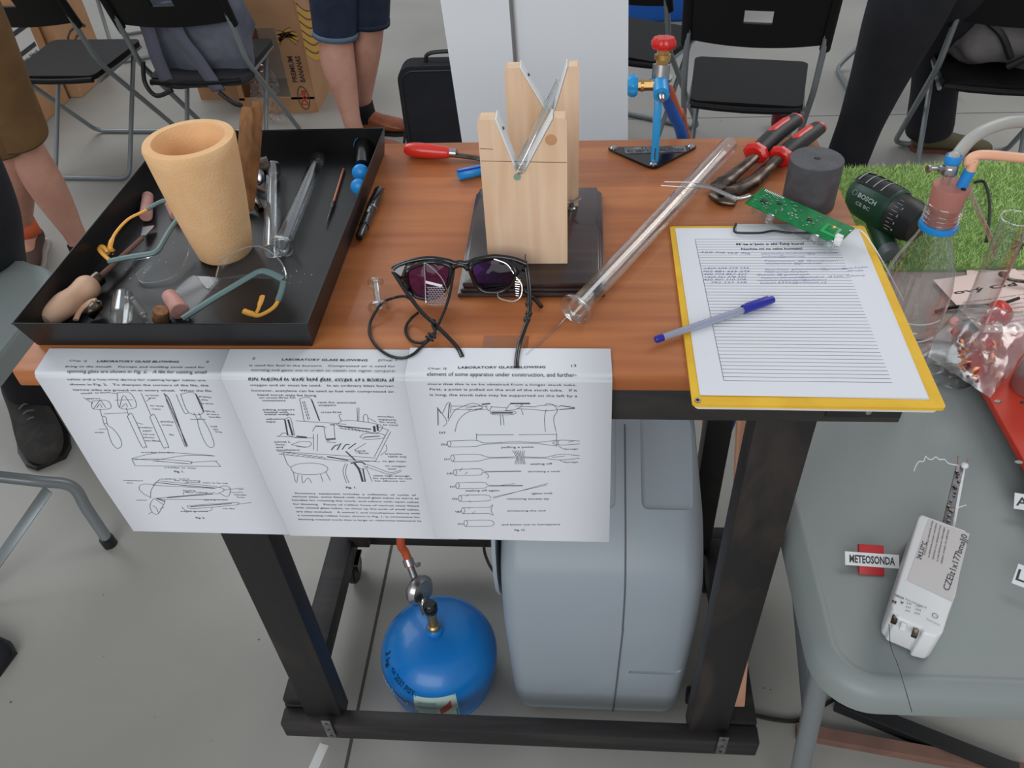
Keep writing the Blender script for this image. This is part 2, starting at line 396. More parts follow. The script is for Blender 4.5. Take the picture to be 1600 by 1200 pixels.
# ---------------------------------------------------------------- people
def skinned(name, js, edges, m, parent, sub=2, label=None):
    me = bpy.data.meshes.new(name); off = parent.location if parent else V((0, 0, 0))
    me.from_pydata([V(j_[0])-off for j_ in js], edges, []); o = bpy.data.objects.new(name, me); COL.objects.link(o); o.parent = parent
    bm = bmesh.new(); bm.from_mesh(me); ly = bm.verts.layers.skin.verify(); bm.verts.ensure_lookup_table()
    for i, j_ in enumerate(js):
        r = j_[1]; bm.verts[i][ly].radius = r if isinstance(r, tuple) else (r, r)
        bm.verts[i][ly].use_root = (i == 0)
    bm.to_mesh(me); bm.free(); me.materials.append(m)
    md = o.modifiers.new('skin', 'SKIN'); md.use_smooth_shade = True
    md = o.modifiers.new('sub', 'SUBSURF'); md.levels = sub; md.render_levels = sub
    if label: o['label'] = label
    return o
def shoe(name, heel, toe, m, parent, w_=.048, h=.085, sole=None, label=None):
    heel = V(heel); toe = V(toe); d = (toe-heel); L = d.length; d.normalize(); sd = V((-d.y, d.x, 0))
    b = MB(); secs = [(0, .55, .95), (.06, .8, 1.05), (.2, .85, 1.15), (.35, .8, 1.0), (.5, .86, .78), (.7, 1.0, .62), (.88, .9, .5), (.97, .6, .38), (1, .25, .25)]
    vs = []; fs = []; n = 14
    for t, ww, hh in secs:
        for j_ in range(n):
            a = 2*math.pi*j_/n; x = math.cos(a)*w_*ww; z = (math.sin(a)*.5+.5)*h*hh
            z = max(z, .0); vs.append(heel + d*L*t + sd*x + V((0, 0, z+.004)))
    for i in range(len(secs)-1):
        for j_ in range(n): fs.append((i*n+j_, i*n+(j_+1) % n, (i+1)*n+(j_+1) % n, (i+1)*n+j_))
    fs.append(tuple(range(n))); fs.append(tuple((len(secs)-1)*n+k for k in range(n)))
    b.add(vs, fs); o = b.build(name, m, parent, 60, sub=1, label=label)
    s_ = MB(); out = []
    for t, ww in ((0, .5), (.04, .85), (.2, .9), (.35, .82), (.55, .95), (.75, 1.08), (.9, .95), (.99, .6)): out.append((t, ww))
    poly = [(heel + d*L*t + sd*w_*ww) for t, ww in out] + [(heel + d*L*t - sd*w_*ww) for t, ww in out[::-1]]
    s_.prism([(p.x, p.y) for p in poly], .001, .014); s_.build('sole', sole or blackr, o if False else parent, 40)
    return o
def R_(a, b, t): return V(a).lerp(V(b), t)
# man in dark shorts
P = thing('person', 'standing person in dark denim shorts and brown leather shoe, facing the white board', 'person', (-.22, 2.5, 0))
hp = [(-.27, 2.50, .74), (-.17, 2.58, .74)]; kn = [(-.315, 2.50, .40), (-.175, 2.60, .415)]; an = [(at(550, 192, Y=2.36)), (at(566, 163, Y=2.56))]
kn[0] = at(524, 50, Y=2.49); kn[1] = at(575, 45, Y=2.58)
js = [((-.22, 2.53, .80), .12), ((-.22, 2.53, .95), .12), ((-.22, 2.53, 1.1), .13)]; ed = [(0, 1), (1, 2)]
for i in (0, 1):
    k, a, h_ = V(kn[i]), V(an[i]), V(hp[i]); b0 = len(js)
    js += [(h_, .085), (R_(h_, k, .6), .074), (k, .066), (R_(k, a, .30)+V((-.014, 0, 0)), .074), (R_(k, a, .55)+V((-.008, 0, 0)), .060), (R_(k, a, .85), .040), (a, .037), (V((a.x+.02, a.y, .05)), .034), (V((a.x+.11, a.y-.005, .035)), .026)]
    ed += [(0, b0)] + [(b0+q_, b0+q_+1) for q_ in range(8)]
skinned('body', js, ed, skin_m, P)
for i in (0, 1):
    k, h_ = V(kn[i]), V(hp[i])
    b = MB(); e_ = R_(k, h_, -.04 if i == 0 else .06)
    b.tube([e_, R_(k, h_, .15), R_(k, h_, .5), h_, V((-.22, 2.53, .86)), V((-.22, 2.53, .95))], [.080, .083, .092, .105, .14, .135], 20, cap=False)
    so = b.build('shorts', denim, P, 60, solid=.006, sub=1)
    b = MB(); b.tube([e_+V((0, 0, -.002)), R_(e_, h_, .05)], [.082, .083], 20, cap=False); b.build('shorts_cuff', denim_c if i == 0 else denim, P, 60, solid=.007)
    a = V(an[i]); b = MB(); b.tube([(a.x+.004, a.y, .045), (a.x, a.y, .08), (a.x-.002, a.y, .12 if i else .07)], [.046, .045, .044], 16, cap=False); b.build('sock', sock, P, solid=.004)
    shoe('shoe', (a.x-.055, a.y, 0), (a.x+.20, a.y-.02, 0), leather, P, .048, .085)
b = MB(); b.lathe([(.13, .94), (.15, 1.0), (.16, 1.2), (.165, 1.35), (.10, 1.42), (.001, 1.43)], (-.22, 2.53, 0)); b.build('shirt', greybag, P)
# person in brown shorts, walking, at left
P = thing('person', 'person at left edge in brown shorts and low brown shoe, bare calves, mid stride', 'person', (-1.2, 1.6, 0))
a1 = at(124, 378, z=.09); k1 = at(38, 232, z=.43); a2 = at(36, 352, z=.10); k2 = at(14, 240, z=.42)
hp = [at(-52, 60, z=.78), at(-84, 70, z=.78)]
c0 = (hp[0]+hp[1])/2 + V((0, 0, .05))
js = [(c0, .12), (c0+V((0, 0, .15)), .12), (c0+V((0, 0, .3)), .13)]; ed = [(0, 1), (1, 2)]
for k, a, h_ in ((k1, a1, hp[0]), (k2, a2, hp[1])):
    b0 = len(js)
    js += [(h_, .085), (R_(h_, k, .6), .072), (k, .055), (R_(k, a, .3), .064), (R_(k, a, .6), .052), (R_(k, a, .88), .036), (a, .036), (V((a.x+.01, a.y-.02, .05)), .036), (V((a.x+.04, a.y-.10, .035)), .028)]
    ed += [(0, b0)] + [(b0+q_, b0+q_+1) for q_ in range(8)]
skinned('body', js, ed, skin_m, P)
for k, a, h_, w_ in ((k1, a1, hp[0], .086), (k2, a2, hp[1], .082)):
    b = MB(); b.tube([R_(k, h_, .12), R_(k, h_, .3), R_(k, h_, .6), h_, c0+V((0, 0, .12))], [w_, w_+.004, w_+.01, .115, .14], 20, cap=False); b.build('shorts', brownc, P, 60, solid=.006, sub=1)
    shoe('shoe', (a.x-.01, a.y+.05, 0), (a.x+.065, a.y-.18, 0), shoebr, P, .045, .075, solew)
b = MB(); b.tube([a2+V((0, 0, .015)), a2+V((0, 0, .045))], [.040, .041], 16, cap=False); b.build('sock', sock, P, solid=.004)
b = MB(); b.tube([a2+V((.006, -.01, -.035)), a2+V((0, 0, .016))], [.044, .041], 16, cap=False); b.build('sock_band', orangec, P, solid=.004, label='orange sock band')
b = MB(); b.tube([a1+V((.004, -.004, -.03)), a1+V((0, 0, .0))], [.040, .038], 16, cap=False); b.build('sock', sock, P, solid=.004)
# person in black trousers striding behind at right
P = thing('person', 'striding person in loose black trousers at upper right, behind the grey cylinder', 'person', (1.75, 2.2, 0))
def trouser(pts, rs, root, m, nm='trousers'):
    b = MB(); b.tube(smooth_path(pts, 4), [rs[min(int(i/4), len(rs)-1)]*(1-(i % 4)/4) + rs[min(int(i/4)+1, len(rs)-1)]*((i % 4)/4) for i in range(4*(len(pts)-1)+1)], 18); return b.build(nm, m, root, 60, sub=1)
la = at(1317, 262, z=.06); lk = at(1374, 118, z=.42); lh = at(1440, -40, z=.76)
ra = at(1452, 205, z=.07); rk = at(1470, 60, z=.43); rh = at(1500, -60, z=.76)
c0 = (lh+rh)/2 + V((0, 0, .08))
js = [(c0, .06), (c0+V((0, 0, .14)), .06)]; ed = [(0, 1)]
for k, a, h_ in ((lk, la, lh), (rk, ra, rh)):
    b0 = len(js); js += [(h_, .05), (R_(h_, k, .5), .05), (k, .045), (R_(k, a, .4), .04), (a, .034), (V((a.x+.07, a.y+.03, .03)), .028)]
    ed += [(0, b0)] + [(b0+q_, b0+q_+1) for q_ in range(5)]
skinned('body', js, ed, skin_m, P)
trouser([c0+V((0, 0, .16)), lh, R_(lh, lk, .5), lk, R_(lk, la, .5), la+V((0, 0, -.02))], [.13, .118, .108, .088, .072, .072], P, blackcloth)
trouser([c0+V((0, 0, .16)), rh, R_(rh, rk, .5), rk, R_(rk, ra, .5), ra+V((0, 0, -.01))], [.13, .115, .10, .085, .078, .085], P, blackcloth)
shoe('shoe', (la.x-.04, la.y-.02, 0), (la.x+.16, la.y-.02, 0), greybag2, P, .044, .06)
shoe('shoe', (ra.x-.05, ra.y+.01, 0), (ra.x+.23, ra.y-.03, 0), mat('olive_suede', srgb(92, 86, 62), .8), P, .046, .075, mat('reddish_sole', srgb(112, 66, 54), .8))
# person in black trousers at the left edge
P = thing('person', 'person at far left edge in black trousers and dark laced hiking shoe', 'person', (-.95, 1.0, 0))
a = at(46, 585, z=.10); k = at(-14, 445, z=.46); h_ = at(-90, 320, z=.80)
js = [(h_+V((0, 0, .08)), .06), (h_+V((0, 0, .2)), .06), (h_, .06), (k, .05), (R_(k, a, .4), .05), (a, .036)]
skinned('body', js, [(0, 1), (0, 2), (2, 3), (3, 4), (4, 5)], skin_m, P)
trouser([h_+V((0, 0, .2)), h_, R_(h_, k, .5), k, R_(k, a, .5), a+V((.012, -.02, -.07))], [.13, .12, .10, .080, .070, .078], P, blackcloth)
hx = at(42, 612, z=0); tx = at(82, 728, z=0)
so = shoe('shoe', (hx.x, hx.y, 0), (tx.x, tx.y, 0), shoeb, P, .058, .10)
lc = MB()
dd = (tx-hx).normalized(); sd = V((-dd.y, dd.x, 0))
for i in range(5):
    c_ = hx + dd*(.13+.022*i) + V((0, 0, .099-.008*i)); lc.tube(smooth_path([c_+sd*.024+V((0, 0, -.012)), c_+V((0, 0, .004)), c_-sd*.024+V((0, 0, -.012))], 4), .0028, 6)
lc.build('shoelace', greybag2, P)
P = thing('shoe', 'black shoe tip poking in at the lower left edge of the floor', 'shoe', (-.6, .17, 0))
shoe('upper', (-.80, .20, 0), (-.548, .155, 0), blackcloth, P, .045, .07)

# ---------------------------------------------------------------- boards, bags, boxes behind
P = thing('display_board', 'tall white display board of two panels standing behind the workbench', 'board', (.45, 1.45, 0))
z1 = .9
a0 = at(722, 222, Y=1.45); a1_ = at(688, 0, Y=1.45); s0 = at(815, 222, Y=1.46); s1 = at(799, 0, Y=1.46); e0 = at(981, 217, Y=1.46); e1_ = at(982, 0, Y=1.46)
def panel(name, bl, br, tl, tr, m, thick=.012, down=.0, top=1.5):
    def ext(lo, hi, z): return lo + (hi-lo)*((z-lo.z)/(hi.z-lo.z))
    pts = [ext(bl, tl, .0), ext(br, tr, .0), ext(br, tr, top), ext(bl, tl, top)]
    b = MB(); b.add([p for p in pts] + [p+V((0, thick, 0)) for p in pts], [(0, 1, 2, 3), (7, 6, 5, 4), (0, 4, 5, 1), (1, 5, 6, 2), (2, 6, 7, 3), (3, 7, 4, 0)]); return b.build(name, m, P, 0)
panel('board_panel', a0, s0+V((-.004, -.03, 0)), a1_, s1+V((-.004, -.03, 0)), panelw)
panel('board_panel', s0+V((.004, 0, 0)), e0, s1+V((.004, 0, 0)), e1_, panelw)
b = MB(); b.tube([s0+(s0-s1)*1.6+V((0, -.01, 0)), s1+(s1-s0)*1.5+V((0, -.01, 0))], .006, 10); b.build('hinge_post', aluminium, P)
# laptop bag
P = thing('laptop_bag', 'black laptop bag standing on the floor left of the white board', 'bag', (.03, 2.2, 0))
b = MB(); x0 = at(632, 200, Y=2.15).x; zt = at(650, 104, Y=2.15).z
out = rrect(.40, zt, .05, 6); b.prism([(x+x0+.20, z+zt/2) for x, z in out], -2.23, -2.15, Matrix(((1, 0, 0), (0, 0, -1), (0, 1, 0))))
o = b.build('bag_body', blackcloth, P, 40)
b = MB(); b.tube([V((x+x0+.20, 2.148, z+zt/2)) for x, z in rrect(.375, zt-.03, .045, 6)], .004, 6, closed=True); b.build('piping', blackr, P)
b = MB(); b.tube(smooth_path([(x0+.1, 2.19, zt-.004), (x0+.12, 2.19, zt+.03), (x0+.27, 2.19, zt+.03), (x0+.29, 2.19, zt-.004)], 6), .007, 8); b.build('bag_handle', blackr, P)
b = MB(); b.tube(smooth_path([(x0-.002, 2.19, .05), (x0-.02, 2.18, .10), (x0-.004, 2.19, .18), (x0+.01, 2.19, .22)], 6), .005, 8); b.build('strap', blackr, P)
q = at(697, 130, z=.12); b = MB(); b.box((q.x, q.y, .09), (.07, .006, .18), Matrix.Rotation(.2, 3, 'Y') @ Matrix.Rotation(.25, 3, 'X'), .001)
tag(b.build('cardboard_offcut', card_l, smooth=0), 'pale cardboard offcut standing between the laptop bag and the white board', 'cardboard')
# blue crate far behind
q = at(1005, 36, z=0); q2 = at(1075, 36, z=0)
P = thing('storage_crate', 'blue plastic crate far behind the torch', 'crate', (q.x+.15, q.y+.2, 0))
b = MB(); b.box((q.x+.15, q.y+.17, .16), (.62, .34, .32), bev=.02); b.build('crate_body', bluecloth, P)
b = MB(); b.box((q.x+.15, q.y+.17, .325), (.66, .38, .03), bev=.008); b.build('crate_rim', bluecloth, P)
# red cup on the floor
q = at(1217, 200, z=0); b = MB(); b.lathe([(.001, .001), (.028, .001), (.034, .02), (.036, .07), (.034, .07), (.03, .02), (.001, .006)], (q.x, q.y, 0), n=24)
tag(b.build('cup', candler), 'small dark red glass cup on the floor under the empty folding chair behind the pliers', 'cup')
# left cardboard boxes
def carton(name, lab, c, d, rz=0):
    P = thing(name, lab, 'box', (c[0], c[1], 0)); M = Matrix.Rotation(math.radians(rz), 3, 'Z')
    b = MB(); b.box((c[0], c[1], c[2]+d[2]/2), d, M, .004); b.build('box_body', card, P, 0)
    b = MB()
    b.box(V((c[0], c[1], c[2]+d[2]+.001)), (d[0]*.12, d[1]*1.002, .0015), M); b.build('packing_tape', card_d, P, 0)
    return P
P = carton('cardboard_box', 'cardboard box with a white shipping label, beside the person in brown shorts', (-2.03, 2.675, 0), (.56, .50, .42), 0)
f0 = -1.7485
b = MB(); b.box((f0+.0, 2.775, .315), (.003, .17, .15)); b.build('shipping_label', white, P, 0)
b = MB()
for z, h_ in ((.365, .018), (.285, .018)): b.box((f0+.002, 2.775, z), (.002, .15, h_))
write(b, 'glass Neck', (2.705, .252), (2.845, .252), .014, lambda x, y: V((f0+.004, x, y)), .01); b.build('label_print', ink, P, 0, fix=False)
P = carton('cardboard_box', 'taller cardboard box behind the labelled one at left', (-2.01, 3.10, 0), (.62, .30, .62), 0)
b = MB(); write(b, 'ICA', (2.98, .20), (3.2, .24), .05, lambda x, y: V((-1.698, x, y)), .02); b.build('box_print', ink, P, 0, fix=False)
P = carton('cardboard_box', 'low cardboard box lying under the left black folding chair', (-2.05, 2.2, 0), (.50, .28, .22), 3)

# banana carton: open frame face with print, standing on end
P = thing('banana_carton', 'banana carton with yellow banana print and big hand hole, left of the person in shorts', 'box', (-.7, 2.85, 0))
X0, X1, YF, HT = -.865, -.535, 2.745, .56
b = MB(); t_ = .008
b.box(((X0+X1)/2, YF, .035), (X1-X0, t_, .07)); b.box(((X0+X1)/2, YF, HT-.10), (X1-X0, t_, .20)); b.box((X1-.05, YF, .21), (.10, t_, .30)); b.box((X0+.012, YF, .21), (.024, t_, .30)); b.build('carton_front', card, P, 0)
b = MB(); b.box((X1, YF+.19, HT/2), (t_, .38, HT)); b.build('carton_side', card, P, 0)
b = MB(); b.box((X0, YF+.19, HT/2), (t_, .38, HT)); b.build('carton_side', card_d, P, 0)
b = MB(); b.box(((X0+X1)/2, YF+.38, HT/2), (X1-X0, t_, HT)); b.build('carton_back', card_l, P, 0)
def ontoF(x, y): return V((x, YF-t_/2-.001, y))
b = MB()
def bar_text(body, x, zb, zt_, h_, bold): write(b, body, (x, zb), (x, zt_), h_, ontoF, bold)
bar_text('PREMIUM', X1-.055, .135, .245, .021, .03); bar_text('BANANAS', X1-.022, .135, .245, .021, .03)
b.build('carton_lettering', mat('dark_print', srgb(70, 56, 60), .8), P, 0, fix=False)
b = MB(); write(b, 'Dole', (X1-.03, .035), (X1-.03, .10), .03, ontoF, .03); b.build('carton_logo', mat('red_print', srgb(190, 60, 44), .8), P, 0, fix=False)
b = MB(); b.ribbon([ontoF(X1-.045+.024*math.cos(a/24*2*math.pi), .066+.05*math.sin(a/24*2*math.pi)) for a in range(25)], .004, (0, -1, 0)); b.build('carton_logo_ring', mat('dark_print2', srgb(70, 60, 56), .8), P, 0, fix=False)
ban = mat('banana_print', srgb(206, 160, 74), .8); banl = mat('banana_outline', srgb(84, 62, 40), .8)
b = MB(); c_ = MB()
for i, (cx, cz, L_, an_) in enumerate([(-.05, .30, .08, 40), (-.05, .31, .085, 15), (-.05, .325, .085, -8), (-.05, .34, .08, -30)]):
    pts = []
    for k_ in range(9):
        t = k_/8; r = math.radians(an_ + (t-.5)*50); pts.append(ontoF(X1-.095+L_*t*math.cos(math.radians(an_)), cz+L_*t*math.sin(math.radians(an_))+.012*math.sin(t*3.14)))
    b.ribbon(pts, .017, (0, -1, 0)); c_.ribbon([p+V((0, -.0006, .009)) for p in pts], .0025, (0, -1, 0)); c_.ribbon([p+V((0, -.0006, -.009)) for p in pts], .0025, (0, -1, 0))
for i in range(6):
    pts = [V((X1+t_/2+.001, YF+.01+.30*k_/8, .26+.035*i-.05*math.sin(k_/8*3.1)-.06*k_/8)) for k_ in range(9)]
    b.ribbon(pts, .028, (1, 0, 0)); c_.ribbon([p+V((.0006, 0, .014)) for p in pts], .004, (1, 0, 0))
b.build('banana_print', ban, P, 0, fix=False); c_.build('banana_outline', banl, P, 0, fix=False)
P = thing('cardboard_box', 'small open cardboard box on the floor behind the backpack chair', 'box', (-.95, 2.95, 0))
b = MB()
for c_, d_ in (((-1.0, 2.90, .13), (.22, .006, .26)), ((-.89, 3.0, .13), (.006, .2, .26)), ((-1.11, 3.0, .13), (.006, .2, .26)), ((-1.0, 3.1, .13), (.22, .006, .26)), ((-1.0, 3.0, .004), (.22, .2, .006))): b.box(c_, d_)
b.build('box_body', card, P, 0)
b = MB(); b.box((-1.0, 2.83, .27), (.22, .14, .005), Matrix.Rotation(.5, 3, 'X')); b.build('box_flap', card, P, 0)
b = MB(); b.ribbon([V((-1.09+.16*k_/8, 2.8955, .20+.03*math.sin(k_/8*3.1))) for k_ in range(9)], .02, (0, -1, 0)); b.build('banana_print', ban, P, 0, fix=False)
# bubble wrap
random.seed(5)
b = MB()
def bw(u, v_):
    x = -.78+.12*u+.02*math.sin(v_*6); z = .26*(1-v_)**1.0+.002; return V((x+.03*v_, 2.60+.02*math.sin(u*9)+.05*v_+.012*random.random(), z+.012*random.random()*v_))
b.grid(bw, 16, 30)
tag(b.build('bubble_wrap', film, smooth=20), 'crumpled clear bubble wrap standing between the backpack chair and the banana carton', 'plastic wrap', kind=None)
# white cables behind the tray
b = MB(); b.tube(smooth_path([(-.86, 2.78, .03), (-.84, 2.70, .008), (-.80, 2.62, .008), (-.88, 2.50, .008), (-1.0, 2.46, .008), (-1.12, 2.52, .008)], 8), .006, 8)
tag(b.build('cable', amberl), 'white cable lying on the floor beneath the backpack chair', 'cable')
b = MB(); b.tube([at(245+18*math.cos(t*.5)+t*.6, 240+8*math.sin(t*.5), z=.012+.001*t) for t in range(34)], .006, 8)
tag(b.build('cable', amberl), 'coiled white cable on the floor behind the beige crucible', 'cable')
b = MB(); b.tube(smooth_path([(-.775, 2.735, .56), (-.77, 2.735, .45), (-.765, 2.733, .36), (-.74, 2.735, .3)], 6), .0035, 6)
tag(b.build('cable', blackr), 'thin black cable hanging over the face of the banana carton', 'cable')
b = MB(); b.tube([(-.715, 2.72, .10), (-.713, 2.715, .17)], .007, 8); b.tube([(-.713, 2.715, .17), (-.711, 2.715, .20)], .010, 8)
# backpack hung in chair
P = thing('backpack', 'grey canvas backpack with wide straps hanging behind the folding chair', 'backpack', (-.74, 2.2, 0))
def blob(c, d, m, nm, P, seed=1, amp=.012, rz=0, rx=0, pw=.55, sub=0):
    b = MB(); M = Matrix.Rotation(rz, 3, 'Z') @ Matrix.Rotation(rx, 3, 'X'); vs = []; fs = []; n = 40; mm = 24
    sg = lambda t: math.copysign(abs(t)**pw, t)
    for i in range(mm+1):
        ph = math.pi*i/mm
        for j_ in range(n):
            t = 2*math.pi*j_/n; p = V((d[0]/2*sg(math.sin(ph))*sg(math.cos(t)), d[1]/2*sg(math.sin(ph))*sg(math.sin(t)), d[2]/2*sg(math.cos(ph))))
            p += p.normalized()*amp*noise.noise(p*14+V((seed, 0, 0))); vs.append(M @ p + V(c))
    for i in range(mm):
        for j_ in range(n): fs.append((i*n+j_, (i+1)*n+j_, (i+1)*n+(j_+1) % n, i*n+(j_+1) % n))
    b.add(vs, fs); return b.build(nm, m, P, 60)
blob((-.725, 2.245, .530), (.36, .18, .34), greybag, 'pack_body', P, 3, .03, rz=-.05, rx=.12)
blob((-.715, 2.17, .395), (.33, .10, .05), mat('dark_canvas', srgb(42, 42, 46), .85, bump=(40, .5)), 'pack_base', P, 5, .02)
for x0_, x1_, zb in ((-.845, -.835, .40), (-.745, -.66, .36)):
    b = MB(); pts = smooth_path([(x0_, 2.125, .66), (x0_+.004, 2.12, .56), ((x0_+x1_)/2, 2.115, .48), (x1_, 2.12, zb)], 8); vs = []
    for p in pts: vs += [p+V((-.024, .004, 0)), p+V((.024, .004, .004))]
    b.add(vs, [(2*i, 2*i+1, 2*i+3, 2*i+2) for i in range(len(pts)-1)]); b.build('shoulder_strap', strapm, P, 60, solid=.006)
b = MB(); b.tube(smooth_path([(-.90, 2.13, .47), (-.915, 2.12, .40), (-.88, 2.10, .36), (-.82, 2.11, .375)], 6), .008, 8); b.build('webbing', blackr, P); b = MB(); b.tube(smooth_path([(-.66, 2.12, .36), (-.62, 2.12, .32), (-.60, 2.14, .30)], 6), .008, 8); b.build('webbing', blackr, P)
P = thing('rucksack', 'pale grey rucksack with black trim lying on the right folding chair', 'backpack', (1.95, 2.1, .41))
blob((1.97, 2.12, .53), (.40, .24, .24), greybag2, 'pack_body', P, 7, .035, rz=-.3)
for pts in ([(1.80, 2.03, .58), (1.86, 1.995, .54), (1.91, 1.985, .47)], [(1.90, 1.965, .45), (1.98, 1.93, .52), (2.10, 1.92, .60)]):
    b = MB(); b.tube(smooth_path(pts, 6), .011, 8); b.build('trim_strap', blackr, P)
# ---------------------------------------------------------------- workbench
W_, D_ = .9388, .5125
BENCH = thing('workbench', 'black stained wooden workbench on casters with an orange wood top', 'table', (.47, .25, 0))
b = MB(); b.box((W_/2, D_/2, T-.011), (W_, D_, .022), bev=.0025); b.build('tabletop', wood, BENCH)
for y, x0, x1 in ((.020, .028, .932), (D_-.025, .03, .925)):
    b = MB(); b.box(((x0+x1)/2, y, T-.022-.0225), (x1-x0, .034, .045), bev=.002); b.build('apron', blackwood2, BENCH)
for x in (.045, .905):
    b = MB(); b.box((x, D_/2-.002, T-.022-.0225), (.034, D_-.085, .045), bev=.002); b.build('apron', blackwood2, BENCH)
b = MB(); b.box((.893, .0025, T-.040), (.075, .002, .036), bev=.0005); b.build('corner_plate', blackr, BENCH)
b = MB()
for dx, dz in ((-.024, .006), (.004, -.010), (.026, .006)): b.lathe([(.0001, .0), (.003, .0), (.003, .001), (.0001, .0014)], (.893+dx, .0015, T-.040+dz), (0, -1, 0), 10)
b.build('screws', steel, BENCH)
bx0, bx1, by1 = .0915, .9066, .445; zb = T-.8196
legs = [(.166, .036), (.8237, .036), (.150, .405), (.845, .405)]
for (x, y) in legs:
    b = MB(); b.box((x, y, (T-.066+zb-.02)/2), (.065 if y < .1 else .045, .038, T-.066-zb+.02), bev=.003); b.build('leg', blackwood, BENCH)
for y in (.0155, by1-.0155):
    b = MB(); b.box(((bx0+bx1)/2, y, zb-.024), (bx1-bx0, .031, .048), bev=.003); b.build('base_beam', blackwood2, BENCH)
for x in (bx0+.024, bx1-.024):
    b = MB(); b.box((x, by1/2, zb-.020), (.048, by1-.064, .05), bev=.003); b.build('base_beam', blackwood2, BENCH)
# stub blocks on top of the front corners of the base
b = MB(); b.box((bx0+.026, .052, zb+.016), (.048, .04, .020), bev=.002); b.build('base_block', blackwood, BENCH)
for x, dz in ((.178, 0), (.845, .0)):
    b = MB(); b.box((x, -.0025, zb-.006), (.016, .002, .062), Matrix.Rotation(-.0, 3, 'Y'), .0006); br = b.build('metal_bracket', zinc, BENCH)
    h = MB()
    for k in range(3): h.lathe([(.0001, 0), (.0026, 0), (.0026, .0008), (.0001, .001)], (x, -.0035, zb+.016-.022*k), (0, -1, 0), 10)
    h.build('bracket_screws', dsteel, br)
CZ = zb-.052
for x, y in ((.13, .06), (.87, .06), (.125, .385), (.87, .385)):
    b = MB(); b.box((x, y, CZ-.003), (.04, .04, .006)); b.tube([(x, y, CZ-.004), (x, y, CZ-.014)], .010, 10)
    b.box((x-.012, y, CZ-.028), (.003, .02, .03)); b.box((x+.012, y, CZ-.028), (.003, .02, .03)); cs = b.build('caster', dsteel, BENCH)
    r = (CZ-.012)/2; b = MB(); b.lathe([(.002, -.008), (r-.003, -.008), (r, -.005), (r, .005), (r-.003, .008), (.002, .008)], (x, y+.004, r), (1, 0, 0), 20); b.build('caster_wheel', blackr, cs)
# clear tape residue stuck on the tabletop belongs with the hanging page
# plank standing at the right
q0 = at(1150, 1142, Y=.10)
b = MB(); b.beam((.872, .066, zb+.006), (.812, .122, T-.14), .016, .034, .002, up=(1, 0, 0))
PLK = tag(b.build('wooden_plank', mat('raw_board', srgb(196, 142, 112), .7, noise_=(srgb(214, 166, 136), (60, 60, 4), .3, .7)), smooth=0), 'raw pinkish wooden plank standing upright inside the right end of the workbench frame', 'plank')

# ---------------------------------------------------------------- printed pages
def page(x0, y0, x1b, zb_off, lab, mats=paper, rot=0.0, lift=0):
    """A4 sheet lying y0 deep on the top, folded over the edge, hanging in front. returns root, fn(u,v)->xyz"""
    R = .004
    def fn(u, v, e=0.0):
        # v from top edge, y0 = flat part length
        if v < y0: y = y0-v; z = T+.0008+lift+e; yy = y
        else:
            s_ = v-y0
            if s_ < R*1.57: a = s_/R; yy = -R*math.sin(a)-e*math.sin(a); z = T-R+R*math.cos(a)+.0008+lift+e*math.cos(a)
            else:
                h_ = s_-R*1.57; yy = -R-.0012-lift-e-.012*(h_/.27)**1.6-.004*math.sin(h_*14)*min(1, h_*6); z = T-R-h_+.0008
        xx = x0 + u + (x1b-x0)*(v/.297)
        return V((xx, yy, z))
    b = MB(); b.grid(lambda s_, t: fn(s_*.21, t*.297), 3, 360)
    o = b.build('printed_page', mats, None, 60, solid=.0003); tag(o, lab, 'paper', 'book pages hanging over the front edge')
    return o, fn
def inv(px, py, x0, y0, x1b):
    """photo point -> sheet coordinates (u, v)"""
    p = at(px, py, Y=-.008)
    p2 = at(px, py, z=T)
    if p2.y > 0: p = p2; v = y0-p.y
    else: v = y0 + max(.0023+(T-p.z), -p2.y*.78)
    return p.x-x0-(x1b-x0)*(v/.297), v
def sheet_ink(o, fn, prm, texts, lines, m=ink, para=None, pitch=.0074):
    x0, y0, x1b = prm
    b = MB()
    for ti, t in enumerate(texts):
        body, ax, ay, bx, by, h = t[:6]; bold = t[6] if len(t) > 6 else .004; sh = t[7] if len(t) > 7 else 0
        ua, va = inv(ax, ay, *prm); ub, vb = inv(bx, by, *prm)
        if para and para[0] <= ti <= para[1]:
            tl = texts[para[1]]; vl = (inv(tl[1], tl[2], *prm)[1]+inv(tl[3], tl[4], *prm)[1])/2; va = vb = vl+.0035-pitch*(para[1]-ti)
        write(b, body, (ua, -va), (ub, -vb), h*1.38, lambda x, y: fn(x, -y, .0013 if -.002 < -y-y0 < .010 else .0006), bold, sh)
    if texts: k = b.build('printed_text', m, None, 0, fix=False); k.parent = o
    b = MB()
    for l in lines:
        wd = .0005
        if isinstance(l[0], float): wd = l[0]; l = l[1:]
        pts = [inv(x, y, *prm) for x, y in l]
        if len(pts) > 2 and len(pts) < 30: 
            sm = smooth_path([(u, v, 0) for u, v in pts], 4); pts = [(p.x, p.y) for p in sm]
        b.ribbon([fn(u, v, .0005) for u, v in pts], wd, (0, -1, 0) if pts[0][1] > y0 else (0, 0, 1))
    if lines: k = b.build('printed_drawing', m, None, 0, fix=False); k.parent = o
def Z(x, y, k, ox, oy): return (ox + x*k, oy + y*k)
def sub_lines(L, k, ox, oy): return [tuple([l[0]] + [Z(a, c, k, ox, oy) for a, c in l[1:]]) if isinstance(l[0], float) else tuple(Z(a, c, k, ox, oy) for a, c in l) for l in L]
def sub_text(L, k, ox, oy): return [(t[0], t[1]*k+ox, t[2]*k+oy, t[3]*k+ox, t[4]*k+oy) + tuple(t[5:]) for t in L]
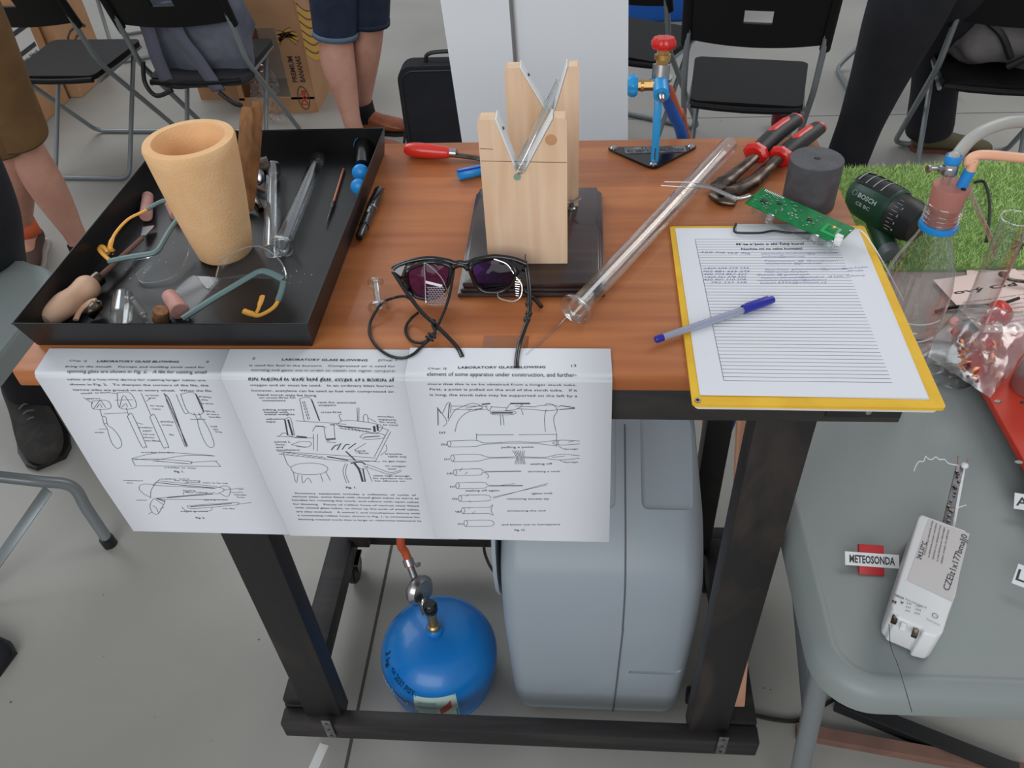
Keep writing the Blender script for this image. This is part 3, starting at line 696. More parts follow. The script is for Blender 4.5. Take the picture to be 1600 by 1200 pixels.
# sheet 2 (middle) first, then 1 (left), 3 (right) on top
pA = at(78, 545, z=T); pB = at(192, 812, Y=-.02)
prm1 = (pA.x, pA.y, pB.x)
o1, f1 = page(prm1[0], prm1[1], prm1[2], 0, 'left printed page with drawings of hand tools, hanging under the black tray', lift=.0)
H5 = .0021
k7 = 460/1600
t1 = [('Chap. I]', 237, 125, 330, 128, .0018, .0), ('LABORATORY GLASS BLOWING', 388, 130, 832, 133, .0022, .02), ('3', 980, 133, 995, 133, .0022),
 ('bring to the mouth.   Forceps and molding tools used for', 215, 162, 972, 172, H5), ('spinning glass are shown in Fig. 2.   A file for cutting small', 207, 190, 972, 202, H5),
 ('tubes and a hot-wire device for cutting larger tubes are', 216, 218, 975, 230, H5), ('shown in Fig. 2.   To sharpen the corners of the file, the', 230, 246, 988, 256, H5),
 ('narrow sides are ground on an emery wheel.   When the file', 247, 273, 1003, 282, H5),
 ('Fig. 1.', 820, 708, 872, 708, .0020, .02), ('Fig. 2.', 938, 953, 988, 955, .0020, .02), ('mould  to block', 300, 308, 460, 302, .0016), ('approx.', 330, 334, 410, 334, .0015),
 ('to hose', 650, 318, 722, 318, .0015), ('brass', 668, 332, 706, 332, .0015), ('for lamp', 678, 372, 750, 374, .0015), ('cotton', 685, 388, 735, 390, .0015), ('graphite', 940, 322, 1010, 330, .0015), ('plate', 955, 340, 990, 343, .0015), ('to block', 955, 360, 1022, 363, .0015),
 ('tight fit', 972, 398, 1030, 404, .0015), ('at wire', 985, 415, 1050, 418, .0015), ('handle', 1000, 430, 1060, 432, .0015), ('wooden', 380, 508, 430, 508, .0015), ('insulator', 620, 483, 695, 485, .0015), ('paper', 642, 500, 690, 500, .0015), ('and cork', 642, 517, 708, 520, .0015),
 ('asbestos', 645, 533, 705, 535, .0015), ('wire loose', 655, 550, 735, 552, .0015), ('grinding', 735, 453, 805, 455, .0015), ('on emery', 745, 470, 800, 472, .0015), ('file', 785, 520, 810, 522, .0015), ('half', 1010, 478, 1045, 480, .0015), ('size', 1022, 492, 1050, 495, .0015), ('long', 1035, 505, 1070, 507, .0015),
 ('wooden handles', 635, 609, 815, 611, .0016), ('a holder or vises', 765, 686, 935, 690, .0016), ('resistance', 545, 752, 650, 754, .0015), ('wire', 560, 765, 595, 766, .0015), ('rubber wire', 750, 745, 900, 745, .0015), ('for adjusting', 820, 752, 960, 755, .0015), ('of wood  tube to be cut', 880, 762, 1110, 768, .0015),
 ('binding', 868, 805, 935, 807, .0015), ('fiber tubing', 882, 815, 1000, 817, .0015), ('handle', 1145, 828, 1210, 830, .0015), ('loop', 1160, 841, 1200, 843, .0015), ('motor', 618, 857, 675, 857, .0015), ('spring brass', 980, 856, 1108, 855, .0015), ('edges ground', 855, 918, 1002, 918, .0016), ('no file', 1085, 902, 1148, 903, .0015)]
L1 = [((360, 345), (440, 342), (460, 382), (365, 385), (360, 345)), ((368, 385), (398, 345), (408, 345), (435, 380)), ((385, 382), (400, 360), (415, 380)), ((310, 325), (365, 358)), ((495, 302), (565, 302), (600, 375), (510, 380), (495, 302)), ((510, 378), (530, 315), (575, 375)), ((520, 378), (542, 358), (552, 376)), ((485, 340), (580, 338)), ((460, 302), (495, 305)),
 ((402, 385), (415, 425)), ((545, 380), (558, 415)), ((425, 412), (550, 405)), ((418, 430), (425, 422), (438, 432), (442, 450), (450, 470), (480, 490), (515, 530), (528, 565), (520, 582), (500, 585), (475, 560), (455, 515), (445, 485), (428, 462), (418, 430)), ((425, 462), (445, 460)),
 ((553, 425), (562, 415), (582, 418), (660, 570), (655, 577), (635, 574), (553, 425)), ((625, 303), (682, 420)), ((675, 428), (685, 420), (705, 424), (780, 572), (770, 579), (750, 575), (675, 428)), (.0009, (748, 305), (765, 335), (885, 575)), (.0009, (754, 310), (785, 350), (880, 580)), ((760, 335), (872, 578)), ((840, 308), (920, 306), (965, 405), (885, 404), (840, 308)), (.0014, (922, 308), (968, 403)), ((815, 310), (862, 405), (885, 405)),
 ((912, 405), (935, 440)), ((940, 405), (955, 432)), ((935, 440), (940, 470), (960, 520), (985, 565), (1010, 583), (1028, 575), (1025, 550), (1000, 495), (975, 455), (955, 435), (935, 440)), ((895, 440), (980, 440)), ((598, 455), (640, 465)), ((400, 490), (440, 488)), ((655, 345), (680, 328)), ((690, 545), (740, 552)),
 ((585, 638), (700, 612), (830, 610), (1035, 625), (880, 622), (710, 645), (585, 638)), ((590, 645), (700, 640), (890, 652), (910, 660), (890, 665), (720, 650)), ((585, 640), (605, 675)), ((605, 675), (1068, 678)), ((1040, 652), (1068, 678)), ((900, 658), (1050, 650)), ((700, 650), (890, 664)),
 ((695, 840), (660, 825), (632, 800), (632, 778), (660, 768), (710, 772)), ((705, 772), (740, 745), (760, 742)), (.0010, (720, 760), (860, 775), (1040, 790)), ((730, 752), (1050, 782)), ((700, 775), (1035, 792)), ((690, 845), (695, 800), (720, 765)), (.0010, (780, 842), (900, 832), (1030, 822)), ((720, 845), (900, 828), (1040, 815)), ((735, 850), (1110, 852)),
 ((1040, 790), (1060, 785), (1090, 800), (1060, 818), (1040, 822)), ((1060, 788), (1090, 778), (1120, 790), (1118, 825), (1100, 835), (1065, 818)), ((1085, 800), (1190, 790)), ((1120, 810), (1150, 815), (1190, 812)), ((1165, 800), (1195, 795)), ((870, 825), (870, 812), (900, 808)),
 ((700, 855), (720, 845), (768, 855), (755, 890), (730, 930), (700, 920), (688, 885), (700, 855)), ((715, 850), (762, 880)), (.0012, (722, 846), (768, 862)), ((700, 885), (720, 895), (735, 925)), ((680, 930), (700, 918)), ((740, 905), (765, 892)), ((890, 885), (1140, 868), (1165, 875), (1140, 882), (920, 900), (890, 885)), (.0011, (905, 890), (1130, 873)), ((1165, 876), (1235, 868)), ((860, 890), (890, 912), (1010, 912), (1022, 892))]
sheet_ink(o1, f1, prm1, sub_text(t1, k7, 40, 530), sub_lines(L1, k7, 40, 530), para=(3, 7), pitch=.0076)
pA = at(360, 547, z=T); pB = at(443, 817, Y=-.02)
prm2 = (pA.x, pA.y, pB.x)
o2, f2 = page(prm2[0], prm2[1], prm2[2], 0, 'middle printed page with a drawing of a glass blowing bench and stool', lift=.0008)
k8 = 620/1600
t2 = [('2', 140, 88, 152, 88, .0024), ('LABORATORY GLASS BLOWING', 260, 92, 605, 95, .0023, .02), ('[Chap. I', 650, 94, 722, 94, .0020),
 ('is used for fuel in the burners.   Compressed air is used for', 127, 118, 717, 122, H5), ('working soft glass; but in order to obtain the higher tempera-', 121, 140, 712, 143, H5), ('ture required to work hard glass, oxygen or a mixture of', 121, 165, 710, 165, H5), ('oxygen and air must be used.   In an ordinary blast burner,', 128, 185, 712, 188, H5), ('however, acetylene can be used as fuel with compressed air.', 134, 206, 712, 206, H5),
 ('hand torch may be hung', 162, 233, 398, 236, .0021), ('on cross-fires for', 168, 244, 318, 244, .0019), ('convenience', 180, 255, 275, 255, .0019), ('tubing support', 183, 290, 312, 290, .0018), ('loaded with', 190, 300, 285, 300, .0018), ('metal weights', 192, 308, 312, 308, .0018), ('asbestos', 198, 326, 270, 325, .0018), ('tape', 198, 336, 235, 336, .0018),
 ('rack for assorted', 405, 262, 557, 264, .0019), ('stoppers', 408, 273, 478, 273, .0019), ('cross-fires', 418, 300, 500, 300, .0018), ('wooden', 645, 316, 710, 318, .0018), ('supports', 650, 327, 722, 330, .0018), ('for work', 655, 337, 722, 340, .0018), ('to cool', 668, 347, 728, 350, .0018),
 ('swivel L', 232, 412, 298, 412, .0018), ('hose,', 240, 422, 278, 422, .0018), ('and', 240, 432, 268, 432, .0018), ('mouthpiece', 242, 442, 335, 442, .0018), ('hand', 558, 445, 598, 446, .0018), ('torch', 572, 454, 612, 455, .0018), ('transite', 678, 457, 748, 458, .0018), ('table top', 690, 467, 765, 468, .0018), ('to gas main', 668, 484, 762, 486, .0018), ('to oxygen', 680, 502, 762, 504, .0018), ('tank', 690, 513, 725, 514, .0018), ('table high enough', 632, 539, 778, 541, .0018), ('for operator to rest', 632, 549, 788, 551, .0018), ('his elbows on', 640, 559, 760, 560, .0018), ('Fig. 1.', 524, 585, 567, 585, .0021, .02),
 ('Accessory  equipment  includes  a  collection  of  corks  of', 318, 607, 805, 615, H5), ('various sizes, some fitted with closed glass tubes to serve as', 308, 620, 815, 628, H5), ('handles for rotating the work, and others with open tubes', 308, 634, 815, 643, H5), ('for blowing.   Pieces of rubber hose of various sizes fitted', 312, 650, 815, 658, H5), ('with closed glass tubes, to close up the ends of small tubes,', 320, 664, 818, 673, H5), ('are also included.   A swivel L and mouthpiece device with', 325, 680, 820, 688, H5), ('a connecting rubber hose, shown in Fig. 1, is convenient for', 330, 695, 822, 703, H5), ('blowing rotated work that is large or otherwise awkward to', 334, 711, 826, 718, H5)]
L2 = [((330, 245), (375, 245), (410, 330)), ((330, 245), (350, 330)), (.0013, (378, 248), (412, 330)), ((240, 388), (390, 395)), ((250, 455), (380, 468), (520, 482), (640, 482)), ((245, 445), (640, 470)), ((640, 482), (700, 370)), ((635, 465), (690, 365)), ((315, 330), (480, 340), (520, 345)), ((690, 365), (640, 350)), ((660, 460), (685, 440), (680, 420)),
 (.0016, (272, 325), (285, 385)), (.0020, (285, 325), (305, 385)), ((270, 325), (295, 320), (312, 385)), ((250, 390), (270, 375), (310, 392), (365, 395)), (.0016, (320, 388), (362, 392)), ((385, 370), (400, 350), (440, 355)), ((388, 380), (390, 440)), ((405, 380), (405, 445)), (.0012, (395, 350), (430, 352)), ((430, 355), (440, 400), (455, 405)), (.0012, (455, 345), (475, 345)), ((470, 345), (475, 395)), (.0020, (440, 400), (478, 398)), ((440, 410), (480, 412)),
 ((480, 345), (620, 375), (655, 370), (655, 345), (520, 328), (480, 345)), (.0014, (490, 350), (620, 362)), ((490, 358), (615, 372)), (.0026, (632, 350), (635, 372)), (.0020, (645, 345), (648, 368)), ((500, 330), (490, 310), (500, 305)), ((565, 330), (562, 280)), ((570, 330), (570, 280)), ((590, 335), (588, 315), (595, 305), (605, 312), (608, 335)), ((610, 320), (640, 335)), ((575, 390), (600, 400), (670, 395), (665, 380), (600, 378), (575, 390)), (.0011, (590, 392), (655, 388)),
 ((300, 420), (340, 408), (380, 412), (370, 428), (330, 425), (300, 420)), ((320, 425), (350, 430), (370, 428)), (.0012, (462, 440), (475, 425), (492, 420)), (.0012, (485, 440), (500, 415)), (.0011, (505, 438), (520, 420), (535, 420)), (.0011, (530, 435), (560, 415)), ((555, 440), (600, 415)), (.0016, (520, 445), (560, 480)), ((270, 455), (285, 490), (300, 505)), ((270, 455), (290, 450), (440, 470)), (.0016, (445, 465), (530, 478)), ((560, 450), (580, 448)),
 ((300, 505), (330, 492), (400, 490), (440, 500), (448, 515), (420, 530), (350, 532), (310, 522), (300, 505)), ((310, 522), (320, 560)), ((330, 532), (325, 565)), ((345, 535), (350, 565), (370, 545), (385, 565)), ((420, 530), (430, 560)), ((440, 520), (460, 555)), ((520, 490), (510, 520), (525, 565)), ((528, 492), (520, 525), (535, 565)), (.0024, (555, 490), (575, 515), (590, 560)), (.0014, (590, 510), (600, 560)), ((605, 510), (628, 560)), (.0016, (540, 490), (580, 485), (600, 495)), ((560, 500), (590, 512), (610, 500)), ((590, 490), (640, 505), (700, 525), (745, 515)), ((590, 500), (640, 515), (700, 532), (745, 520)), ((530, 475), (660, 485))] + \
 [((342+4*i, 258+12*i), (350+4*i, 256+12*i), (352+4*i, 262+12*i), (344+4*i, 264+12*i), (342+4*i, 258+12*i)) for i in range(6)] + [((385+i*3, 500+i), (375+i*3, 520)) for i in range(0)] + [(.0004, (500+14*i, 352+2*i), (505+14*i, 362+2*i)) for i in range(8)] + [(.0004, (255+22*i, 456+2*i), (275+22*i, 449+2*i)) for i in range(8)]
sheet_ink(o2, f2, prm2, sub_text(t2, k8, 340, 530), sub_lines(L2, k8, 340, 530), para=(3, 7), pitch=.0078)
pA = at(627, 557, z=T); pB = at(683, 832, Y=-.02)
prm3 = (pA.x+.008, .038, pB.x-.004)
o3, f3 = page(prm3[0], prm3[1], prm3[2], 0, 'right printed page with stepwise drawings of pulling a glass tube', lift=.0016)
t3 = [('Chap. I]', 848, 130, 922, 130, .0020, .0), ('LABORATORY GLASS BLOWING', 970, 127, 1322, 125, .0024, .02), ('13', 1427, 120, 1447, 119, .0024),
 ('element of some apparatus under construction, and further-', 843, 163, 1447, 152, .0023), ('more that this is to be obtained from a longer stock tube.', 848, 187, 1447, 177, .0023), ('First, a point is pulled on the end of the stock tube.   If it', 855, 205, 1450, 198, .0023), ('is long, the stock tube may be supported on the left by a', 855, 225, 1450, 222, .0023),
 ('(a)', 895, 375, 920, 375, .0020), ('(b)', 903, 420, 926, 420, .0020), ('(c)', 917, 475, 938, 475, .0020), ('(d)', 928, 529, 950, 529, .0020), ('(e)', 940, 579, 962, 579, .0020), ('(f)', 950, 627, 970, 627, .0020), ('(g)', 962, 677, 985, 677, .0020), ('(h)', 972, 727, 994, 727, .0020),
 ('pulling a point', 1146, 431, 1275, 430, .0020), ('forceps', 1398, 438, 1453, 437, .0018), ('forceps', 1398, 487, 1453, 486, .0018), ('sealing off', 1262, 494, 1350, 493, .0020), ('shrinking a neck', 1252, 522, 1383, 521, .0018), ('sealing off again', 1003, 595, 1138, 594, .0020), ('(glass rod)', 1268, 606, 1350, 605, .0020), ('removing excess tip', 1168, 627, 1337, 627, .0020), ('thickening the end', 1170, 675, 1323, 674, .0020), ('and blown out to hemisphere', 1148, 730, 1382, 729, .0020), ('Fig. 12.', 1200, 752, 1243, 751, .0021, .02)]
L3 = [((888, 280), (925, 330), (910, 350)), (.0009, (888, 280), (890, 345)), (.0009, (935, 262), (930, 320)), ((885, 275), (905, 300), (925, 262), (940, 262), (940, 300)), ((940, 272), (1090, 272)), ((945, 285), (1085, 285)), ((985, 275), (1020, 262), (1050, 265), (1068, 280), (1030, 290), (1000, 300), (970, 330), (958, 370)), ((985, 275), (955, 290), (930, 330)), ((1000, 280), (1060, 270)), ((1010, 288), (1068, 280)),
 (.0016, (1065, 265), (1100, 262)), ((1080, 272), (1095, 290), (1105, 272)), ((1105, 275), (1170, 278)), ((1160, 290), (1185, 262), (1230, 268), (1200, 285), (1160, 290)), (.0018, (1180, 262), (1260, 262)), (.0020, (1105, 298), (1190, 298)), ((1100, 292), (1195, 292), (1190, 304), (1110, 304), (1100, 292)), ((1140, 304), (1143, 345)), ((1150, 304), (1155, 345)), ((1225, 285), (1232, 305)), ((1200, 272), (1280, 275)), ((1205, 282), (1280, 285)), ((1280, 275), (1300, 270), (1350, 268), (1380, 275)), ((1280, 286), (1330, 290), (1380, 285)), (.0010, (1380, 270), (1440, 278)), (.0010, (1380, 285), (1440, 281)), ((1320, 270), (1330, 262), (1355, 268), (1370, 290), (1355, 320), (1365, 370)), ((1325, 285), (1318, 320), (1322, 370)),
 ((1045, 382), (1195, 381)), ((1215, 381), (1367, 380)), ((1045, 376), (1045, 400)), ((1367, 374), (1368, 425)), ((930, 405), (1040, 402), (1080, 412), (1200, 408), (1290, 410), (1365, 402)), ((935, 427), (1040, 425), (1080, 417), (1200, 413), (1290, 415), (1368, 424)), ((930, 405), (928, 416), (935, 427), (943, 416), (938, 406)), ((1350, 412), (1378, 402), (1460, 405)), ((1350, 412), (1378, 420), (1460, 416)), ((1378, 402), (1372, 412), (1378, 420)),
 ((945, 457), (1050, 455), (1100, 466), (1200, 464)), ((950, 482), (1050, 480), (1100, 470), (1200, 468)), ((945, 457), (942, 470), (950, 482), (957, 470), (952, 458)), ((1235, 464), (1320, 466), (1380, 455), (1460, 460)), ((1235, 468), (1320, 470), (1380, 476), (1460, 470)), ((1350, 466), (1400, 462)), ((957, 512), (1060, 509), (1080, 518), (1225, 517)), ((960, 534), (1060, 532), (1080, 522), (1225, 519)), ((957, 512), (953, 523), (960, 534), (967, 523), (962, 512)), ((1080, 522), (1095, 535), (1090, 545)), ((978, 518), (990, 505)), ((1000, 530), (1010, 520)),
 ((967, 562), (1075, 560), (1100, 572), (1232, 572)), ((970, 585), (1075, 583), (1100, 575), (1232, 574)), ((967, 562), (963, 573), (970, 585), (978, 573), (972, 562)), ((978, 611), (1085, 609), (1105, 622)), ((980, 635), (1085, 633), (1105, 626)), ((978, 611), (974, 623), (980, 635), (988, 623), (983, 611)), ((1115, 622), (1332, 564)), ((1112, 618), (1330, 570)), ((1005, 615), (1015, 607)), ((1015, 632), (1025, 638)), ((990, 660), (1100, 658)), ((992, 684), (1098, 683)), ((990, 660), (986, 672), (992, 684), (1000, 672), (995, 660)), ((1100, 658), (1112, 648), (1105, 670), (1115, 690)), ((1098, 683), (1112, 690)), ((1015, 665), (1020, 658)), ((1030, 682), (1040, 675)),
 ((1000, 711), (1095, 710), (1115, 718), (1115, 727), (1095, 734), (1003, 735)), ((1000, 711), (996, 722), (1003, 735), (1011, 722), (1006, 711)), ((1140, 573), (1200, 565)), ((1415, 410), (1435, 405)), ((1375, 425), (1395, 435)), ((1378, 476), (1395, 484))] + [((1190+8*i, 440), (1205+5*i, 465), (1200+7*i, 492)) for i in range(7)]
sheet_ink(o3, f3, prm3, sub_text(t3, k8, 340, 530), sub_lines(L3, k8, 340, 530), para=(3, 6), pitch=.0076)
b = MB(); q = at(790, 537, z=T); b.box((q.x-.0, q.y, T+.0005), (.048, .026, .0006)); tag(b.build('clear_tape', tape_m, smooth=0), 'strip of clear tape on the wooden top above the right printed page', 'tape')

# ---------------------------------------------------------------- gas cylinder, regulator, hose
gx, gy = .345, .165
P = thing('gas_cylinder', 'small round blue gas cylinder on the floor under the workbench', 'gas cylinder', (gx, gy, 0))
GP = [(p.x, p.z) for p in smooth_path([(.085, 0, .015), (.100, 0, .022), (.106, 0, .06), (.109, 0, .088), (.108, 0, .108), (.100, 0, .130), (.084, 0, .148), (.062, 0, .161), (.03, 0, .168), (.001, 0, .170)], 6)]
b = MB(); b.lathe([(.001, .014)]+GP, (gx, gy, 0), n=96); GC = b.build('cylinder_body', bluegas, P, 60)
b = MB(); b.lathe([(.094, .001), (.095, .018), (.098, .026), (.096, .026), (.093, .018), (.092, .001)], (gx, gy, 0), n=48, close=True); b.build('foot_ring', bluegas, P, 60)
def dome(u, v):   # u angle (rad), v height -> on the body surface
    prof = GP
    for (r0, z0), (r1, z1) in zip(prof, prof[1:]):
        if z0 <= v <= z1: t = (v-z0)/(z1-z0); r = r0+(r1-r0)*t; break
    else: r = .099
    return V((gx+(r+.0015)*math.sin(u), gy-(r+.0015)*math.cos(u), v))
b = MB()
for wi, (tx, a0_, a1_) in enumerate([('3 kg', -1.25, -1.0), ('<= 2037 PISY', -.90, -.28)]):
    write(b, tx, (a0_*.1, .139-.004*wi), (a1_*.1, .131-.010*wi), .010, lambda x, y: dome(x/.1, y), .012)
b.build('stamped_text', mat('stamp_ink', srgb(10, 40, 70), .6), P, 0, fix=False)
b = MB(); write(b, 'unipol', (-.105, .098), (-.044, .080), .018, lambda x, y: dome(x/.1, y), .03); b.build('white_lettering', mat('pale_blue_print', srgb(140, 190, 225), .5), P, 0, fix=False)
b = MB(); b.grid(lambda s_, t: dome(-.28+.72*s_, .032+.092*t), 16, 12); LB = b.build('warning_label', green_label, P, 60)
b = MB()
b.grid(lambda s_, t: dome(.14+.20*s_, .070+.022*t+.022*s_) * 1.0, 6, 2); k = b.build('label_red_patch', mat('label_red', srgb(190, 60, 50), .5), P, 60)
for v in k.data.vertices: v.co += V((0, -.0008, 0))
b = MB()
for a0_ in (-.27, .40): b.grid(lambda s_, t: dome(a0_+.03*s_, .032+.092*t) + V((0, -.0006, 0)), 2, 2)
for i in range(4): write(b, 'propan butan kempink', (-.22*.1, .108-.014*i), (.10*.1, .108-.014*i), .007, lambda x, y: dome(x/.1, y)+V((0, -.0008, 0)))
b.build('label_print', teal_label, P, 0, fix=False)
b = MB(); b.lathe([(.016, 0), (.016, .010), (.012, .012), (.010, .014)], (gx, gy, .166), n=20); b.build('valve_seat', bluegas, P)
b = MB(); b.lathe([(.0001, 0), (.011, 0), (.0115, .007), (.0085, .010), (.0085, .035), (.010, .036), (.010, .045), (.0001, .045)], (gx, gy, .180), (-.02, .12, 1), n=20); b.build('valve_stem', brass, P)
b = MB(); b.lathe([(.0001, 0), (.0115, 0), (.013, .003), (.013, .018), (.010, .022), (.0001, .022)], (gx-.001, gy+.006, .225), (-.02, .12, 1), n=18); b.build('valve_cap', blackg, P)
P = thing('gas_regulator', 'silver gas regulator joining the blue cylinder valve to the orange hose', 'regulator', (gx-.02, gy+.03, .22))
r0 = V((gx-.008, gy+.010, .214)); r1 = at(641, 885, Y=.235)
dr = (r1-r0).normalized()
b = MB(); b.tube([r0, r0+dr*.02, r0+dr*.022, r0+dr*.03], [.011, .011, .007, .007], 14); b.tube([r0+dr*.1, r1-dr*.0], [.006, .006], 12); b.build('regulator_stem', steel, P)
c_ = r0.lerp(r1, .48); ax_ = V((.75, -.55, .25)).normalized()
b = MB(); b.lathe([(.001, -.013), (.020, -.012), (.027, -.006), (.029, 0), (.029, .003), (.026, .005), (.022, .011), (.008, .014), (.001, .014)], c_, ax_, 28); b.build('regulator_housing', steel, P)
b = MB(); b.tube([r0+dr*.012, c_-dr*.02], .010, 12); b.build('regulator_neck', zinc, P); b = MB(); b.tube([c_+dr*.02, r1], .0065, 12); b.build('regulator_neck', zinc, P)
h0 = r1; OH = smooth_path([h0, h0+dr*.02+V((0, 0, .01)), at(626, 850, Y=.25), at(630, 822, Y=.26), at(650, 780, Y=.27), V((.38, .40, .70)), V((.60, .455, .78)), V((.80, .45, .68)), V((.86, .46, .42)), V((.85, .49, .30)), V((.86, .60, .35)), V((.82, .65, .70)), V((.76, .60, .93)), at(1058, 178, Y=.55), at(1044, 140, Y=.505)], 10)
b = MB(); b.tube(OH, .0075, 12); hs = tag(b.build('orange_gas_hose', orangehose), 'orange rubber hose rising from the blue gas cylinder to the torch', 'hose')
b = MB(); b.tube([h0+V((0, 0, .002)), h0+dr*.012+V((0, 0, .003))], .0098, 14); b.tube([h0+V((.011, 0, .004)), h0+V((.018, 0, .008))], .004, 8); k = b.build('hose_clamp', steel); k.parent = hs
BH = smooth_path([at(1036, 135, Y=.500), at(1050, 175, Y=.53), at(1066, 215, Y=.56), V((.78, .60, .80)), V((.84, .56, .66)), V((.90, .50, .56)), V((.86, .47, .30)), V((.75, .46, .22))], 10)
b = MB(); b.tube(BH, .0085, 12); tag(b.build('blue_oxygen_hose', bluehose), 'blue hose hanging down behind the bench from the torch', 'hose')

# ---------------------------------------------------------------- grey housing (oxygen concentrator)
P = thing('oxygen_concentrator', 'large light grey plastic oxygen concentrator on the floor under the workbench', 'machine', (.65, .26, 0))
cx0, cx1, cy0, cy1 = .482, .798, .090, .415
bm = bmesh.new()
prof = [(cy0+.012, .02), (cy0, .06), (cy0-.0, .30), (cy0+.012, .41), (cy0+.055, .468), (cy0+.12, .515), (cy0+.21, .575), (cy0+.25, .585), (cy1-.03, .58), (cy1, .52), (cy1, .04), (cy1-.02, .02)]
_sm = smooth_path([(0, y, z) for y, z in prof[2:7]], 4); prof = prof[:2] + [(p.y, p.z) for p in _sm] + prof[7:]
vsL = [bm.verts.new((cx0, y, z)) for y, z in prof]; vsR = [bm.verts.new((cx1, y, z)) for y, z in prof]
n = len(prof); fL = bm.faces.new(vsL); fR = bm.faces.new(vsR[::-1])
for i in range(n): bm.faces.new((vsL[i], vsL[(i+1) % n], vsR[(i+1) % n], vsR[i]))
bmesh.ops.recalc_face_normals(bm, faces=bm.faces)
ed_ = list({e for f in (fL, fR) for e in f.edges}); bmesh.ops.bevel(bm, geom=ed_, offset=.034, segments=6, profile=.5, affect='EDGES', clamp_overlap=True)
for v in bm.verts:   # taper narrower towards the foot, bulge on the front
    k_ = max(0, (.30-v.co.z)/.3); v.co.x += (.645-v.co.x)*.055*k_ ; 
    if v.co.z > .47: v.co.x += (.68-v.co.x)*.10*(v.co.z-.47)/.11
mb = MB(); bm.verts.index_update(); mb.add([v.co.copy() for v in bm.verts], [[v.index for v in f.verts] for f in bm.faces]); bm.free()
HB = mb.build('housing', conc, P, 50)
def cutter(vs, fs):
    me = bpy.data.meshes.new('cutter'); me.from_pydata([V(v)-P.location for v in vs], [], fs); bm = bmesh.new(); bm.from_mesh(me); bmesh.ops.recalc_face_normals(bm, faces=bm.faces); bm.to_mesh(me); bm.free()
    o = bpy.data.objects.new('cutter', me); COL.objects.link(o); o.parent = P; return o
cs_ = []
xs = .676
c_ = MB(); c_.box((xs, cy0, .3), (.0022, .006, .9)); cs_.append((c_.v, c_.f))
def toprec(xa, xb):
    c_ = MB(); sl = math.atan2(.09, .155); M = Matrix.Rotation(sl, 3, 'X'); c_.box(((xa+xb)/2, cy0+.165, .548+.012), (xb-xa, .175, .05), M, .012, 4); return c_
for xa, xb in ((.520, .662), (.700, .785)): c_ = toprec(xa, xb); cs_.append((c_.v, c_.f))
c_ = MB(); c_.box((.750, cy0-.004, .185), (.115, .022, .010), bev=.003); cs_.append((c_.v, c_.f))
for k_, (vv, ff) in enumerate(cs_[1:]):
    co = cutter(vv, ff); md = HB.modifiers.new('cut', 'BOOLEAN'); md.operation = 'DIFFERENCE'; md.object = co; md.solver = 'EXACT'
bpy.context.view_layer.update()
me2 = bpy.data.meshes.new_from_object(HB.evaluated_get(bpy.context.evaluated_depsgraph_get())); HB.modifiers.clear(); HB.data = me2
me2.polygons.foreach_set('use_smooth', [True]*len(me2.polygons)); me2.set_sharp_from_angle(angle=math.radians(28))
for o in [o for o in bpy.data.objects if o.name.startswith('cutter')]: bpy.data.objects.remove(o)
b = MB(); pts = [V((xs, y-(.0008 if z > .03 else 0), z)) for y, z in prof[0:19]]
b.tube(smooth_path([V((xs+.006*max(0, (.3-p.z)/.3)*-1, p.y, p.z)) for p in pts], 6), .0013, 6); b.build('panel_seam', darkrec, P)
b = MB(); b.box((cx0+.006, cy0+.19, .40), (.012, .20, .30), bev=.01); b.build('side_grille', blackr, P)
b = MB(); b.prism([(cy0+.20+.16*math.cos(a/20*6.283), .40+.17*math.sin(a/20*6.283)) for a in range(20)], cx0-.012, cx0-.006, Matrix(((0, 0, 1), (1, 0, 0), (0, 1, 0)))); b.build('side_cover', conc, P, 30)
for x in (.52, .77):
    b = MB(); b.lathe([(.001, -.01), (.010, -.01), (.010, .01), (.001, .01)], (x, cy0+.05, .0105), (1, 0, 0), 14); b.build('caster', blackr, P)
# plug and cables
P2 = thing('power_plug', 'black power plug lying at the right foot of the grey concentrator', 'plug', (.86, .14, .02))
q = at(1086, 1086, z=.03)
b = MB(); b.lathe([(.001, 0), (.016, 0), (.018, .012), (.012, .022), (.012, .03), (.007, .04), (.005, .05), (.001, .05)], (q.x-.015, q.y, .03), (1, -.1, -.1), 18); b.build('plug_body', blackr, P2)
b = MB(); cpts = [(q.x+.03, q.y-.003, .026), (q.x+.08, q.y-.01, .008), at(1180, 1118, z=.006), at(1245, 1126, z=.006), at(1290, 1100, z=.006), at(1330, 1078, z=.006), at(1370, 1072, z=.006), at(1400, 1050, z=.006), at(1500, 1010, z=.006)]
b.tube(smooth_path(cpts, 8), .0042, 8); tag(b.build('power_cable', blackr), 'black power cable running over the floor under the grey table leg', 'cable')
b = MB(); b.tube(smooth_path([at(757, 840, Y=.42), at(757, 862, Y=.40), at(768, 888, Y=.36), at(785, 903, Y=.33), at(800, 900, Y=.30)], 8), .0032, 8)
tag(b.build('power_cable', blackr), 'thin black cable looping into the left side of the grey concentrator', 'cable')
